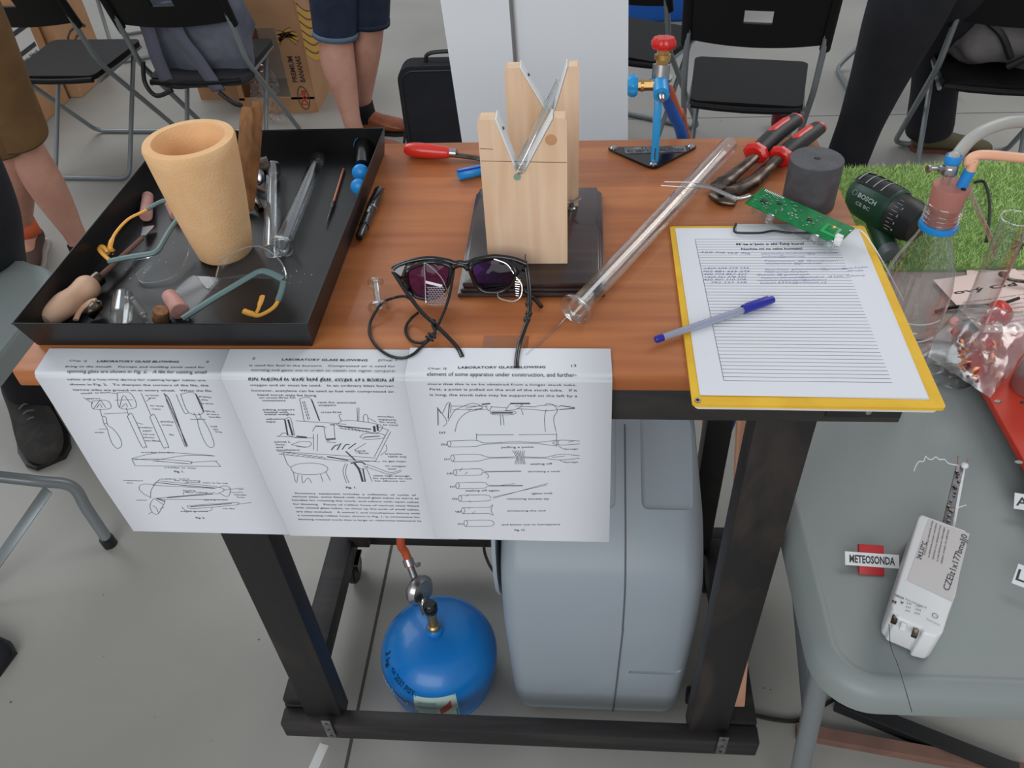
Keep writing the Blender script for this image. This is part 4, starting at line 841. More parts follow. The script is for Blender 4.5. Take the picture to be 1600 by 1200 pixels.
# ---------------------------------------------------------------- things on the workbench
def flange_tube(name, lab, a, b_, r, wall=.0016, flare=.010, closed=True, group=None, cat='glass tube', wm=None):
    """glass tube from a (flanged end) to b_ (round end)"""
    a = V(a); b_ = V(b_); d = (b_-a); L = d.length
    P = thing(name, lab, cat, tuple((a+b_)/2), group)
    prof = [(r, 0), (r, L-r)] if closed else [(r, 0), (r, L)]
    if closed: prof += [(r*math.cos(t*math.pi/12), L-r+r*math.sin(t*math.pi/12)) for t in range(1, 7)]
    m = MB(); m.lathe(prof, a, d, 28); ri_ = r-wall; inn = [(ri_, 0), (ri_, L-r)] + ([(ri_*math.cos(t*math.pi/12), L-r+ri_*math.sin(t*math.pi/12)) for t in range(1, 7)] if closed else [(ri_, L)])
    m.lathe(inn, a, d, 28); m.build('tube_wall', wm or glass, P, 60)
    if flare:
        m = MB(); m.lathe([(r+flare*math.cos(t*.5236+0)*1.0*0+ (flare) + .0018*math.cos(t*math.pi/6), .0018*math.sin(t*math.pi/6)) for t in range(12)], a, d, 36, close=True)
        m.lathe([(r, .008), (r+flare*.35, .003), (r+flare, .0)], a, d, 36); m.lathe([(r-.0005+.0016*math.cos(t*math.pi/6), .004+.0016*math.sin(t*math.pi/6)) for t in range(12)], a, d, 30, close=True); m.build('flange', glasst, P, 60)
    if not closed:
        m = MB(); m.lathe([(r-wall/2+wall*.6*math.cos(t*math.pi/4), L+wall*.6*math.sin(t*math.pi/4)) for t in range(8)], a, d, 28, close=True)
        if not flare: m.lathe([(r-wall/2+wall*.6*math.cos(t*math.pi/4), wall*.6*math.sin(t*math.pi/4)) for t in range(8)], a, d, 28, close=True)
        m.build('rim', glasst, P, 60)
    return P
TB = T+.0035
# black tray
P = thing('metal_tray', 'shallow black painted metal tray holding the beige crucible and glassware', 'tray', (.165, .25, T))
def tray_pts(x0, x1, y0, y1, z): return [V((x0, y0, z)), V((x1, y0, z)), V((x1, y1, z)), V((x0, y1, z))]
B0 = tray_pts(.009, .318, .042, .478, T+.001); R0 = tray_pts(.009, .326, .026, .470, T+.043)
Bi = tray_pts(.0105, .3165, .0435, .4765, T+.0025); Ri = tray_pts(.0105, .3245, .0275, .4685, T+.043)
vs = B0+R0+Bi+Ri; fs = [(3, 2, 1, 0), (8, 9, 10, 11)]
for i in range(4):
    k_ = (i+1) % 4; fs += [(i, k_, 4+k_, 4+i), (8+k_, 8+i, 12+i, 12+k_), (4+i, 4+k_, 12+k_, 12+i)]
b = MB(); b.add(vs, fs); b.build('tray_body', blackmetal, P, 20)
b = MB(); b.tube([p+V((0, 0, .0006)) for p in R0], .0011, 6, closed=True); b.build('rolled_rim', blackmetal, P)
# crucible
cc = (.1655, .219)
b = MB(); H_ = .150
out = [(.001, 0), (.030, 0), (.0335, .004), (.038, .03), (.0435, .07), (.0475, .105), (.0505, .135), (.0515, .146), (.0500, H_), (.0405, H_+.0005), (.0385, .145), (.037, .12), (.032, .06), (.026, .02), (.001, .015)]
b.lathe(out, (cc[0], cc[1], TB), n=64); o = b.build('crucible', refract, None, 50); tag(o, 'tall beige refractory crucible standing in the black tray', 'crucible')
# stained chips on the crucible
# wooden stick behind the crucible
q = V((.205, .335, TB))
b = MB(); qa = at(388, 168, z=T+.115); qb = V((qa.x-.012, qa.y-.075, TB+.004)) ; b.tube([qb, qb.lerp(qa, .5), qb.lerp(qa, .9), qa], [.012, .013, .012, .0095], 8, ell=(1, .5))
P = thing('wooden_tongs', 'old brown wooden tongs standing behind the crucible in the tray', 'tongs', tuple(qb)); b.build('tong_arm', stickw, P, 30)
b = MB(); off = V((.012, .004, .002)); b.tube([qb+off*.4, qb.lerp(qa, .5)+off*.8, qb.lerp(qa, .9)+off, qa+off+V((0, 0, .004))], [.009, .010, .009, .007], 8, ell=(1, .5)); b.build('tong_arm', stickw, P, 30)
# tubes in the tray
tubes = [(at(424, 392, z=TB+.010), at(428, 262, z=TB+.010), .0095, 0, False, 'short open glass tube lying in the tray right of the crucible'),
    (at(440, 386, z=TB+.012), at(499, 243, z=TB+.009), .0085, .007, True, 'flanged test tube lying slanted across the right side of the tray')]
flange_tube('glass_tube', tubes[0][5], tubes[0][0], tubes[0][1], .0105, flare=0, closed=False)
flange_tube('test_tube', tubes[1][5], tubes[1][0], tubes[1][1], .0095, flare=.005, closed=True)
flange_tube('glass_tube', 'wide short glass tube with pierced end at the front of the tray', at(189, 494, z=TB+.011), at(193, 456, z=TB+.012), .0115, flare=0, closed=True)
flange_tube('glass_tube', 'thin short glass tube beside the brown cork in the tray', at(224, 492, z=TB+.005), at(208, 468, z=TB+.014), .0045, flare=0, closed=False)
# corks and stoppers
def stop(name, lab, a, b_, r0, r1, m, cat, group=None):
    a = V(a); b_ = V(b_); d = b_-a; L = d.length; q_ = MB(); q_.lathe([(.0001, 0), (r0-.001, 0), (r0, .001), (r1, L-.001), (r1-.001, L), (.0001, L)], a, d, 24); o = q_.build(name, m, None, 35); tag(o, lab, cat, group)
stop('cork', 'brown cork at the front wall of the tray', at(251, 500, z=TB+.001), at(251, 484, z=TB+.016), .0095, .0085, cork, 'cork')
stop('rubber_stopper', 'pink rubber stopper behind the front goggles lens in the tray', at(264, 461, z=TB+.012), at(281, 487, z=TB+.009), .0085, .0105, pinkr, 'stopper')
stop('rubber_stopper', 'pink rubber stopper near the left wall under the amber goggle temple', at(231, 306, z=TB+.009), at(228, 338, z=TB+.009), .0072, .0082, pinkr, 'stopper')
stop('rubber_stopper', 'pink rubber stopper half hidden left of the crucible', at(266, 318, z=TB+.009), at(276, 336, z=TB+.009), .0072, .0082, pinkr, 'stopper')
# turned wooden handled spatula
P = thing('spatula', 'spatula with shaped pale wooden handle lying in the left front of the tray', 'tool', tuple(at(120, 460, z=TB)))
ha = at(68, 503, z=TB+.011); hb = at(148, 440, z=TB+.014)
b = MB(); L = (hb-ha).length; prof = [(.0001, 0), (.009, .001), (.012, .01), (.0145, .35*L), (.0155, .45*L), (.012, .62*L), (.0145, .78*L), (.0155, .86*L), (.012, .97*L), (.006, L), (.0001, L)]
b.lathe(prof, ha, hb-ha, 24); b.build('handle', palewood, P, 60, sub=1)
b = MB(); d = (hb-ha).normalized(); b.lathe([(.0001, -.004), (.0085, -.004), (.0085, .008), (.0001, .008)], hb, d, 20); b.build('ferrule', dsteel, P)
b = MB(); tip = at(222, 372, z=TB+.010); b.tube([hb, tip], [.0035, .003], 10); b.build('shaft', rust, P)
b = MB(); t2_ = at(232, 357, z=TB+.006); dd = (t2_-tip).normalized(); sd = V((-dd.y, dd.x, 0)).normalized()
b.prism([(-.003, -.008), (.003, -.008), (.007, .012), (.009, .02), (-.006, .022), (-.006, .012)], -.0008, .0008, Matrix((sd, dd, sd.cross(dd))).transposed(), tip.lerp(t2_, .5)); b.build('blade', steel, P, 20)
# curved metal tube with wood strip
P = thing('glass_scraper', 'small wooden tool with metal tube tip at the front left of the tray', 'tool', tuple(at(135, 485, z=TB)))
b = MB(); b.tube(smooth_path([at(118, 500, z=TB+.003), at(126, 484, z=TB+.006), at(140, 472, z=TB+.010), at(150, 470, z=TB+.012)], 6), .0035, 8, ell=(1, .5)); b.build('handle', palewood, P)
b = MB(); b.tube([at(138, 494, z=TB+.007), at(153, 475, z=TB+.014)], .0065, 14, cap=False); b.lathe([(.0035+.0012*math.cos(t), .0012*math.sin(t)) for t in [k*.785 for k in range(8)]], at(153, 475, z=TB+.014), (.3, -.5, .8), 14, close=True); b.build('metal_tube', dsteel, P, solid=.0008)
# metal fitting behind the crucible
P = thing('pipe_fitting', 'dull metal valve fitting lying in the tray behind the crucible', 'fitting', tuple(at(400, 280, z=TB)))
b = MB(); b.tube([at(404, 262, z=TB+.014), at(420, 258, z=TB+.014)], [.013, .013], 18); b.build('fitting_body', dsteel, P, 35)
c_ = at(398, 276, z=TB+.013); ax_ = V((-.3, -.8, .5)); b = MB(); b.lathe([(.004, .002), (.008, .002), (.012, 0), (.012, -.006), (.004, -.006)], c_, ax_, 22, close=True); b.build('fitting_collar', steel, P, 35)
b = MB(); b.tube([c_, at(392, 292, z=TB+.009)], .004, 10); b.build('fitting_stem', steel, P)
b = MB(); b.tube([at(387, 284, z=TB+.012), at(416, 300, z=TB+.006)], .0025, 8); b.build('fitting_pin', rust, P)
b = MB(); b.tube([at(394, 305, z=TB+.008), at(408, 328, z=TB+.005)], [.006, .004], 10); b.build('fitting_nozzle', dsteel, P)
# copper scriber
P = thing('scriber', 'thin scriber with copper coloured shank on the tray floor', 'tool', tuple(at(525, 310, z=TB)))
a_, m_, c_ = at(537, 264, z=TB+.002), at(521, 316, z=TB+.002), at(508, 355, z=TB+.002)
b = MB(); b.tube([a_, m_], .0016, 8); b.build('shank', copper, P)
b = MB(); b.tube([m_, m_.lerp(c_, .2), c_], [.0028, .0024, .0004], 10); b.build('point', dsteel, P)
# blue/black handled knife in the tray corner
P = thing('glass_cutter', 'black tool with blue cap and two blue knobs in the back tray corner', 'tool', tuple(at(565, 260, z=TB)))
a_, b_, c_, d_ = at(568, 224, z=TB+.013), at(566, 262, z=TB+.013), at(564, 270, z=TB+.012), at(561, 292, z=TB+.012)
dd = (b_-a_).normalized()
b = MB(); b.tube([a_+dd*.006, b_], [.0135, .012], 24); b.build('barrel', blackg, P)
b = MB(); b.tube([a_-dd*.004, a_, a_+dd*.007], [.009, .0135, .0140], 24); b.build('end_cap', bluecap, P)
b = MB(); b.sph(c_, .0125, 20, (1, .8, 1)); b.build('knob', bluecap, P)
b = MB(); b.sph(d_, .0115, 20, (1, .8, 1)); b.build('knob', bluecap, P)
# splinters
random.seed(8); b = MB()
for i in range(26):
    p = at(random.uniform(165, 330), random.uniform(330, 440), z=TB) if i < 18 else at(random.uniform(440, 500), random.uniform(420, 450), z=TB)
    an_ = random.random()*3; l_ = random.uniform(.0008, .003); b.tube([p+V((0, 0, .0004)), p+V((l_*math.cos(an_), l_*math.sin(an_), .0006))], .0003, 4)
tag(b.build('glass_splinters', white, None, 0, fix=False), 'tiny pale splinters scattered on the tray floor', 'splinters', kind='stuff')
# safety goggles
def goggles(lab, hinge_l, mid, hinge_r, lens_out, temples, low=None):
    P = thing('safety_goggles', lab, 'goggles', tuple(V(mid)), 'clear safety goggles in the tray')
    br = fillet([hinge_l, hinge_l.lerp(mid, .4)+V((0, -.002, .002)), mid, mid.lerp(hinge_r, .5)+V((0, 0, .002)), hinge_r], .008)
    b = MB(); b.tube(br, .0042, 10, ell=(1, .7)); b.build('brow_bar', goggle, P)
    ls = [V(p) for p in lens_out]
    b = MB(); cen = sum(ls, V((0, 0, 0)))/len(ls); 
    sm = smooth_path(ls, 5, closed=True); n = len(sm); vs = [cen+V((0, 0, .004))] + [cen.lerp(p, .5)+V((0, 0, .003)) for p in sm] + sm
    fs = [(0, 1+i, 1+(i+1) % n) for i in range(n)] + [(1+i, 1+n+i, 1+n+(i+1) % n, 1+(i+1) % n) for i in range(n)]
    b.add(vs, fs); b.build('lens', lensc, P, 60)
    b = MB(); b.tube(sm, .0009, 6, closed=True); b.build('lens_edge', glasst, P)
    for pts, kind in temples:
        sm = smooth_path(pts, 6); k_ = int(len(sm)*.3) if kind else 0
        if kind: b = MB(); b.tube(sm[:k_+1], .0036, 10, ell=(1, .7)); b.build('temple_joint', goggle, P)
        b = MB(); b.tube(sm[k_:], [.0026 if i < (len(sm)-k_)*.6 else .0036 for i in range(len(sm)-k_)], 10, ell=(1, .6)); b.build('temple', amber, P)
    return P
z0 = TB
goggles('safety goggles with teal brow bar at the left of the crucible', at(171, 408, z=z0+.030), at(245, 395, z=z0+.040), at(283, 335, z=z0+.048),
    [at(210, 408, z=z0+.030), at(245, 396, z=z0+.038), at(276, 345, z=z0+.042), at(294, 372, z=z0+.020), at(293, 400, z=z0+.008), at(272, 432, z=z0+.004), at(225, 442, z=z0+.003), at(212, 428, z=z0+.006)],
    [([at(173, 408, z=z0+.030), at(160, 396, z=z0+.026), at(155, 388, z=z0+.02), at(160, 386, z=z0+.02), at(168, 396, z=z0+.02)], 0),
     ([at(284, 312, z=z0+.05), at(255, 314, z=z0+.05), at(225, 330, z=z0+.046), at(200, 343, z=z0+.042), at(180, 365, z=z0+.036), at(172, 385, z=z0+.03), at(176, 392, z=z0+.024)], 1)])
P = goggles('clear safety goggles with large open lens rim at the right front of the tray', at(285, 498, z=z0+.012), at(408, 422, z=z0+.030), at(443, 437, z=z0+.026),
    [at(293, 500, z=z0+.006), at(272, 482, z=z0+.006), at(268, 462, z=z0+.010), at(302, 431, z=z0+.020), at(322, 450, z=z0+.022), at(335, 440, z=z0+.028), at(345, 408, z=z0+.034), at(370, 392, z=z0+.040), at(405, 385, z=z0+.042), at(438, 408, z=z0+.036), at(445, 437, z=z0+.026), at(410, 425, z=z0+.030), at(350, 455, z=z0+.020), at(312, 480, z=z0+.010)],
    [([at(443, 440, z=z0+.026), at(438, 460, z=z0+.02), at(428, 480, z=z0+.014), at(405, 493, z=z0+.010), at(392, 490, z=z0+.010), at(381, 486, z=z0+.010)], 1),
     ([at(398, 494, z=z0+.006), at(404, 482, z=z0+.012), at(410, 463, z=z0+.016)], 0)])
b = MB(); b.sph(at(337, 442, z=z0+.022), .006, 14, (.5, .6, 1.2)); b.build('nose_pad', lensc, P)
# black marker leaning on the tray wall
P = thing('marker_pen', 'black marker pen lying on the wood against the right wall of the tray', 'pen', tuple(at(577, 335, z=T)))
a_, b_ = at(561, 372, z=T+.008), at(593, 297, z=T+.009); d = b_-a_; L = d.length; dd = d.normalized()
b = MB(); b.lathe([(.0001, 0), (.004, .0), (.0055, .004), (.0058, L*.22), (.0065, L*.22), (.0065, L*.62), (.0001, L*.62)], a_, d, 20); b.build('barrel', blackg, P)
b = MB(); b.lathe([(.0066, L*.60), (.0070, L*.62), (.0068, L*.97), (.006, L), (.0001, L)], a_, d, 20); b.box(a_+dd*L*.82+V((.005, 0, .006)), (.002, .03, .002), Matrix.Rotation(-.25, 3, 'Z')); b.build('cap', blackg, P)
b = MB(); b.lathe([(.0067, L*.585), (.0071, L*.59), (.0071, L*.6), (.0067, L*.605)], a_, d, 20); b.build('cap_ring', steel, P)
b = MB(); sd = V((-dd.y, dd.x, 0)).normalized(); up_ = V((0, 0, 1))
def onm(x, y): 
    th_ = y/.0066; return a_ + dd*x + (-sd*math.sin(th_)+up_*math.cos(th_))*.0067
write(b, 'Cuntupum', (L*.26, .002), (L*.42, .002), .0022, onm); write(b, 'PERMANENT', (L*.44, -.001), (L*.57, -.001), .003, onm, .03); b.build('marker_print', white, P, 0, fix=False)

# ---------------------------------------------------------------- V-block stand
P = thing('tube_stand', 'pine tube stand with two V notched boards on a dark stepped wooden base', 'stand', (.55, .25, T))
def rot_poly(pts, z0_, z1_, m, nm, bev=0): b = MB(); b.prism(pts, z0_, z1_); return b.build(nm, m, P, 20)
by0, by1_ = .128, .352
for k_, (gr, z0_, z1_) in enumerate([(.0, T+.0005, T+.006), (-.003, T+.006, T+.010), (-.006, T+.010, T+.0165)]):
    b = MB(); b.box((.5480, (by0+by1_)/2, (z0_+z1_)/2), (.166+2*gr, by1_-by0+2*gr, z1_-z0_), bev=.0018); b.build('base_step' if k_ < 2 else 'base_board', darkwood, P)
def vboard(x0, x1, yf, th, z0_, z1_, vz, lean=0, nm='notched_board'):
    cx = (x0+x1)/2+(-.004 if yf < .2 else .009); w_ = x1-x0
    out = [(x0, z0_), (x1, z0_), (x1, z1_-.002), (x1-.002, z1_), (x1-w_*.15, z1_), (cx+.004, vz), (cx, vz-.002), (cx-.004, vz), (x0+w_*.20, z1_), (x0+.003, z1_), (x0, z1_-.004)]
    M = Matrix(((1, 0, 0), (0, 0, -1), (0, 1, 0)))
    b = MB(); b.prism([(x, z) for x, z in out], -yf-th, -yf, M); o = b.build(nm, pine, P, 0)
    # plastic strips in the notch
    for sx in (-1, 1):
        t0 = V((cx+sx*.004, yf+th/2, vz+.001)); t1 = V(((x0+w_*.20 if sx < 0 else x1-w_*.15), yf+th/2, z1_+.001)); d_ = (t1-t0).normalized(); n_ = V((-d_.z*sx, 0, d_.x*sx)); 
        if n_.z < 0: n_ = -n_
        mid_ = (t0+t1)/2 + n_*.0012; M2 = Matrix((d_, V((0, 1, 0)), d_.cross(V((0, 1, 0))))).transposed()
        b = MB(); b.box(mid_, ((t1-t0).length, th+.004, .002), M2, .0004); s_ = b.build('notch_strip', white, P)
        if sx < 0: c2 = MB(); c2.lathe([(.0001, 0), (.0018, 0), (.0015, .0012), (.0001, .0014)], t0.lerp(t1, .75)+n_*.0024, n_, 10); c2.build('strip_screw', dsteel, s_)
    return cx
vf = vboard(.4975, .5885, .172, .017, T+.0165, T+.191, T+.131)
vr = vboard(.5165, .6005, .298, .017, T+.0165, T+.193, T+.138)
b = MB(); q = at(808, 277, Y=.171); b.lathe([(.0001, 0), (.0038, 0), (.0038, .001), (.0001, .001)], (q.x, .172, q.z), (0, -1, 0), 20); b.build('dowel_plug', mat('sage_plug', srgb(128, 160, 140), .6), P)
b = MB(); q = at(861, 219, Y=.1715); b.lathe([(.0001, 0), (.0062, 0), (.0001, .0004)], (q.x, .172, q.z), (0, -1, 0), 20); b.build('wood_knot', mat('knot', srgb(196, 146, 106), .7), P)
b = MB(); b.ribbon([(.4985, .1715, T+.146), (.588, .1715, T+.143)], .0005, (0, -1, 0)); b.ribbon([(.4985, .1715, T+.160), (.512, .1715, T+.159)], .0005, (0, -1, 0)); b.ribbon([(.5405, .1715, T+.018), (.5405, .1715, T+.030)], .0007, (0, -1, 0)); b.build('pencil_line', dsteel, P, 0, fix=False)
# wing bolt on the base
q = V(at(893, 322, z=T+.022)); b = MB(); b.lathe([(.0001, 0), (.005, 0), (.005, .003), (.003, .004), (.003, .012), (.0001, .012)], (q.x, q.y, T+.0165), n=14); WB = b.build('wing_bolt', steel, P)
b = MB(); b.tube([q+V((0, 0, .004)), q+V((.012, .002, .011))], [.002, .004], 10, ell=(1, .4)); b.tube([q+V((0, 0, .004)), q+V((-.010, -.002, .010))], [.002, .004], 10, ell=(1, .4)); b.build('bolt_wing', steel, WB)
vz1, vz2 = T+.1405, T+.1475
ra_ = V((vf, .166, vz1)); rb_ = V((vr, .312, vz2)); rb_ = rb_ + (rb_-ra_).normalized()*.050
flange_tube('glass_rod', 'glass tube resting in the V notches of the pine stand', ra_, rb_, .0055, flare=0, closed=False, wm=glasst)
# red screwdriver / file
P = thing('chisel', 'red handled steel chisel lying behind the pine stand', 'tool', tuple(at(690, 238, z=T)))
a_, b_ = at(631, 233, z=T+.011), at(706, 239, z=T+.010); d = b_-a_; L = d.length
b = MB(); b.lathe([(.0001, 0), (.006, .0005), (.010, .006), (.0115, L*.35), (.0095, L*.75), (.0085, L*.9), (.006, L), (.0001, L)], a_, d, 24); b.build('handle', redh, P, 60, sub=1)
b = MB(); b.lathe([(.0001, L*.94), (.0062, L*.94), (.0062, L*1.10), (.0001, L*1.1)], a_, d, 18); b.build('ferrule', steel, P)
dn = d.normalized(); b = MB(); b.beam(a_+dn*L*1.1+V((0, 0, -.003)), a_+dn*(L*1.1+.07)+V((0, 0, -.007)), .011, .002, .0005); b.build('blade', dsteel, P)
# blue tube stub
a_, b_ = at(716, 273, z=T+.008), at(770, 262, z=T+.008)
P = thing('pen_lid', 'translucent blue pen cap lying left of the pine stand', 'cap', tuple(a_)); b = MB(); b.tube([a_, b_], .0072, 18, cap=False); b.lathe([(.0001, 0), (.0072, 0)], a_+(b_-a_)*.15, b_-a_, 18); b.build('cap_shell', bluecap, P, solid=.001)
b = MB(); b.beam(a_+V((0, -.004, .007)), a_.lerp(b_, .85)+V((0, -.004, .007)), .003, .0015, .0004); b.build('cap_clip', penblue, P)

# ---------------------------------------------------------------- torch
P = thing('bench_torch', 'glass blowing torch with blue post on a triangular black base plate', 'torch', tuple(at(1022, 245, z=T)))
c1, c2, c3 = at(946, 234, z=T), at(1092, 231, z=T), at(1021, 267, z=T); cen = (c1+c2+c3)/3
pts = []
for p, q_, r_ in ((c1, c2, c3), (c2, c3, c1), (c3, c1, c2)):
    pts += [p+(r_-p).normalized()*.010, p+(cen-p).normalized()*.004, p+(q_-p).normalized()*.010]
if True:
    b = MB(); b.prism([(p.x, p.y) for p in pts[::-1]], T+.0005, T+.004); b.build('base_plate', blackg, P, 20)
b = MB()
for p in (c1, c2, c3): p2 = p+(cen-p).normalized()*.012; b = MB(); b.lathe([(.0001, 0), (.005, 0), (.005, .001), (.003, .003), (.0001, .003)], (p2.x, p2.y, T+.004), n=16); b.build('screw', steel, P)
na, nb = at(976, 236, z=T+.0042), at(1071, 233, z=T+.0042); nd = (nb-na).normalized(); ny = V((-nd.y, nd.x, 0)); ctr = (na+nb)/2
b = MB(); Mx = Matrix((nd, ny, V((0, 0, 1)))).transposed(); b.box(ctr+V((0, 0, .0006)), ((nb-na).length, .017, .0012), Mx); b.build('name_plate', zinc, P, 0)
b = MB(); fn_ = lambda x, y: ctr - nd*x - ny*y + V((0, 0, .0014))
write(b, 'PROMETHEUS', (-.040, -.0005), (.040, -.0005), .0062, fn_, .03); write(b, 'TORCH 11', (-.026, -.0072), (.018, -.0072), .0055, fn_, .03); b.build('plate_lettering', ink, P, 0, fix=False)
pb = at(1022, 252, z=T+.004); ptop = V((pb.x+.001, pb.y+.018, T+.098))
b = MB(); b.beam(pb, ptop, .010, .012, .001, up=(0, 1, 0)); b.build('post', bluep, P)
b = MB(); m0_ = pb.lerp(ptop, .05)+V((0, -.0066, 0)); m1_ = pb.lerp(ptop, .22)+V((0, -.0066, 0)); b.tube([m0_, m1_], .0008, 6); b.build('post_slot', ink, P)
hd = V((ptop.x+.002, ptop.y+.004, ptop.z+.004))
b = MB(); b.tube([hd+V((0, -.022, -.004)), hd+V((0, .030, .006))], .0105, 22); b.build('torch_head', bluep, P)
b = MB(); b.tube([hd+V((0, -.034, -.006)), hd+V((0, -.020, -.004))], [.0035, .006], 14); b.build('nozzle', steel, P)
b = MB(); b.tube([hd+V((-.008, .0, .0)), hd+V((-.030, 0, 0))], .0068, 6); b.tube([hd+V((-.022, 0, 0)), hd+V((-.026, 0, 0))], .008, 14); b.build('side_valve', brass, P, 30)
def knob(c, ax, m, r=.0145, h=.013):
    b = MB(); n = 48; c = V(c); ax = V(ax).normalized(); u_, w2 = ortho(ax); vs = []; fs = []
    for rr, hh in ((.005, 0), (r*.82, 0), (r, h*.3), (r, h*.65), (r*.8, h), (.001, h*1.0)):
        for j_ in range(n):
            t = 2*math.pi*j_/n; k_ = rr*(1-.10*max(0, math.cos(8*t))) if rr > .007 else rr; vs.append(c+ax*hh+(u_*math.cos(t)+w2*math.sin(t))*k_)
    for i in range(5):
        for j_ in range(n): fs.append((i*n+j_, i*n+(j_+1) % n, (i+1)*n+(j_+1) % n, (i+1)*n+j_))
    b.add(vs, fs); return b
knob(hd+V((-.030, 0, 0)), (-1, 0, 0), bluep).build('blue_knob', bluep, P, 50)
b = MB(); b.tube([hd+V((.001, .012, .008)), hd+V((.002, .018, .040))], [.0085, .0085], 6); b.tube([hd+V((.002, .016, .028)), hd+V((.002, .017, .034))], .011, 14); b.build('top_valve', brass, P, 30)
b = MB(); b.tube([hd+V((0, .010, .006)), hd+V((.001, .014, .022))], .0115, 16); b.build('valve_collar', steel, P)
knob(hd+V((.002, .018, .041)), (.02, .12, 1), redp, .0165, .014).build('red_knob', redp, P, 50)
for dx in (-.009, .012): b = MB(); b.tube([hd+V((dx, .012, .006)), hd+V((dx*1.1, .026, -.004))], .0042, 10); b.build('hose_barb', steel, P)

# ---------------------------------------------------------------- big flanged test tube across the top
Ba = at(899, 484, z=T+.016); Bb = at(1144, 222, z=T+.022)
flange_tube('test_tube', 'long flanged test tube lying diagonally on the wood before the torch', Ba, Bb, .0118, flare=.0055, closed=True)
b = MB(); b.tube([at(822, 556, z=T+.0018), at(892, 490, z=T+.0018)], .0016, 8); tag(b.build('glass_rod', glass), 'thin clear glass rod lying below the mouth of the long test tube', 'glass rod')
# small double flanged adapter
a_, b_ = at(592, 480, z=T+.006), at(587, 441, z=T+.018)
P = flange_tube('glass_adapter', 'small glass adapter with two flanges standing left of the dark spectacles', a_, b_, .0045, flare=.0065, closed=False, wm=glasst)
b = MB(); d = b_-a_; b.lathe([(.0085+.0012*math.cos(t*math.pi/4), d.length+.0012*math.sin(t*math.pi/4)) for t in range(8)], a_, d, 24, close=True); b.lathe([(.0045, d.length-.003), (.0085, d.length)], a_, d, 24); b.build('upper_flange', glasst, P)

# ---------------------------------------------------------------- graphite cylinder, pliers
gc = (at(1225, 322, z=T)+at(1308, 318, z=T))/2; gr_ = .0320; gh = .062
b = MB(); b.lathe([(.0001, .0005), (gr_-.0008, .0005), (gr_, .001), (gr_, gh-.001), (gr_-.001, gh), (.004, gh), (.003, gh-.003), (.0001, gh-.004)], (gc.x-.003, gc.y+.004, T), n=64); tag(b.build('graphite_block', graphite, None, 30), 'dark grey graphite cylinder standing at the right back of the bench', 'cylinder')
P = thing('pliers', 'tongue and groove pliers with red and black grips beside the grey cylinder', 'pliers', tuple(at(1180, 260, z=T)))
def jaw_arm(pts, rs, m, nm, ell=(1, .5), n=12):
    b = MB(); sm = smooth_path(pts, 5); rr = []
    for i in range(len(sm)): t = i/5; k_ = min(int(t), len(rs)-2); rr.append(rs[k_]+(rs[k_+1]-rs[k_])*(t-k_))
    b.tube(sm, rr, n, ell=ell); return b.build(nm, m, P, 50)
zz = T+.007
jaw_arm([at(1122, 290, z=zz), at(1128, 298, z=zz), at(1150, 296, z=zz), at(1175, 285, z=zz+.002), at(1200, 262, z=zz+.004), at(1215, 248, z=zz+.008)], [.006, .013, .012, .011, .0085, .0085], dsteel, 'plier_arm', (1, .6))
jaw_arm([at(1112, 292, z=zz), at(1130, 285, z=zz+.006), at(1150, 270, z=zz+.006), at(1165, 258, z=zz+.008), at(1178, 246, z=zz+.010)], [.008, .013, .0095, .0085, .0085], dsteel, 'plier_arm', (1, .6))
jaw_arm([at(1115, 303, z=zz-.002), at(1130, 312, z=zz-.002), at(1150, 317, z=zz-.002)], [.009, .011, .006], dsteel, 'jaw', (1, .6))
b = MB(); b.lathe([(.0001, 0), (.008, 0), (.0075, .003), (.0001, .003)], at(1125, 293, z=zz+.012), (0, 0, 1), 16); b.build('pivot', dsteel, P)
def grip(p0, p1, p2):
    g_ = smooth_path([p0, p1, p2], 8); n = len(g_)
    b = MB(); b.tube(g_, [.0115+.0018*math.sin(i/n*3.1) for i in range(n)], 16, ell=(1, .75)); G_ = b.build('grip', blackr, P, 60)
    d_ = (g_[1]-g_[0]).normalized()
    b = MB(); b.tube([g_[0]-d_*.004, g_[0], g_[0]+d_*.005, g_[0]+d_*.010], [.0125, .0175, .0175, .0125], 8, ell=(1.05, .85)); b.build('grip_guard', redp, G_, 30)
    b = MB(); ins = [p+V((-.005, -.002, .0062)) for p in g_[int(n*.42):int(n*.92)]]; b.tube(ins, [.0040]+[.0072]*(len(ins)-2)+[.0050], 12, ell=(1, .6)); b.build('grip_inlay', redp, G_)
    e_ = (g_[-1]-g_[-2]).normalized(); b = MB(); b.tube([g_[-1]-e_*.003, g_[-1]+e_*.003, g_[-1]+e_*.006], [.0118, .0118, .007], 14, ell=(1, .75)); b.build('grip_end', redp, G_)
grip(at(1180, 240, z=T+.016), at(1212, 210, z=T+.020), at(1243, 187, z=T+.022))
grip(at(1219, 246, z=T+.014), at(1248, 222, z=T+.018), at(1278, 200, z=T+.020))

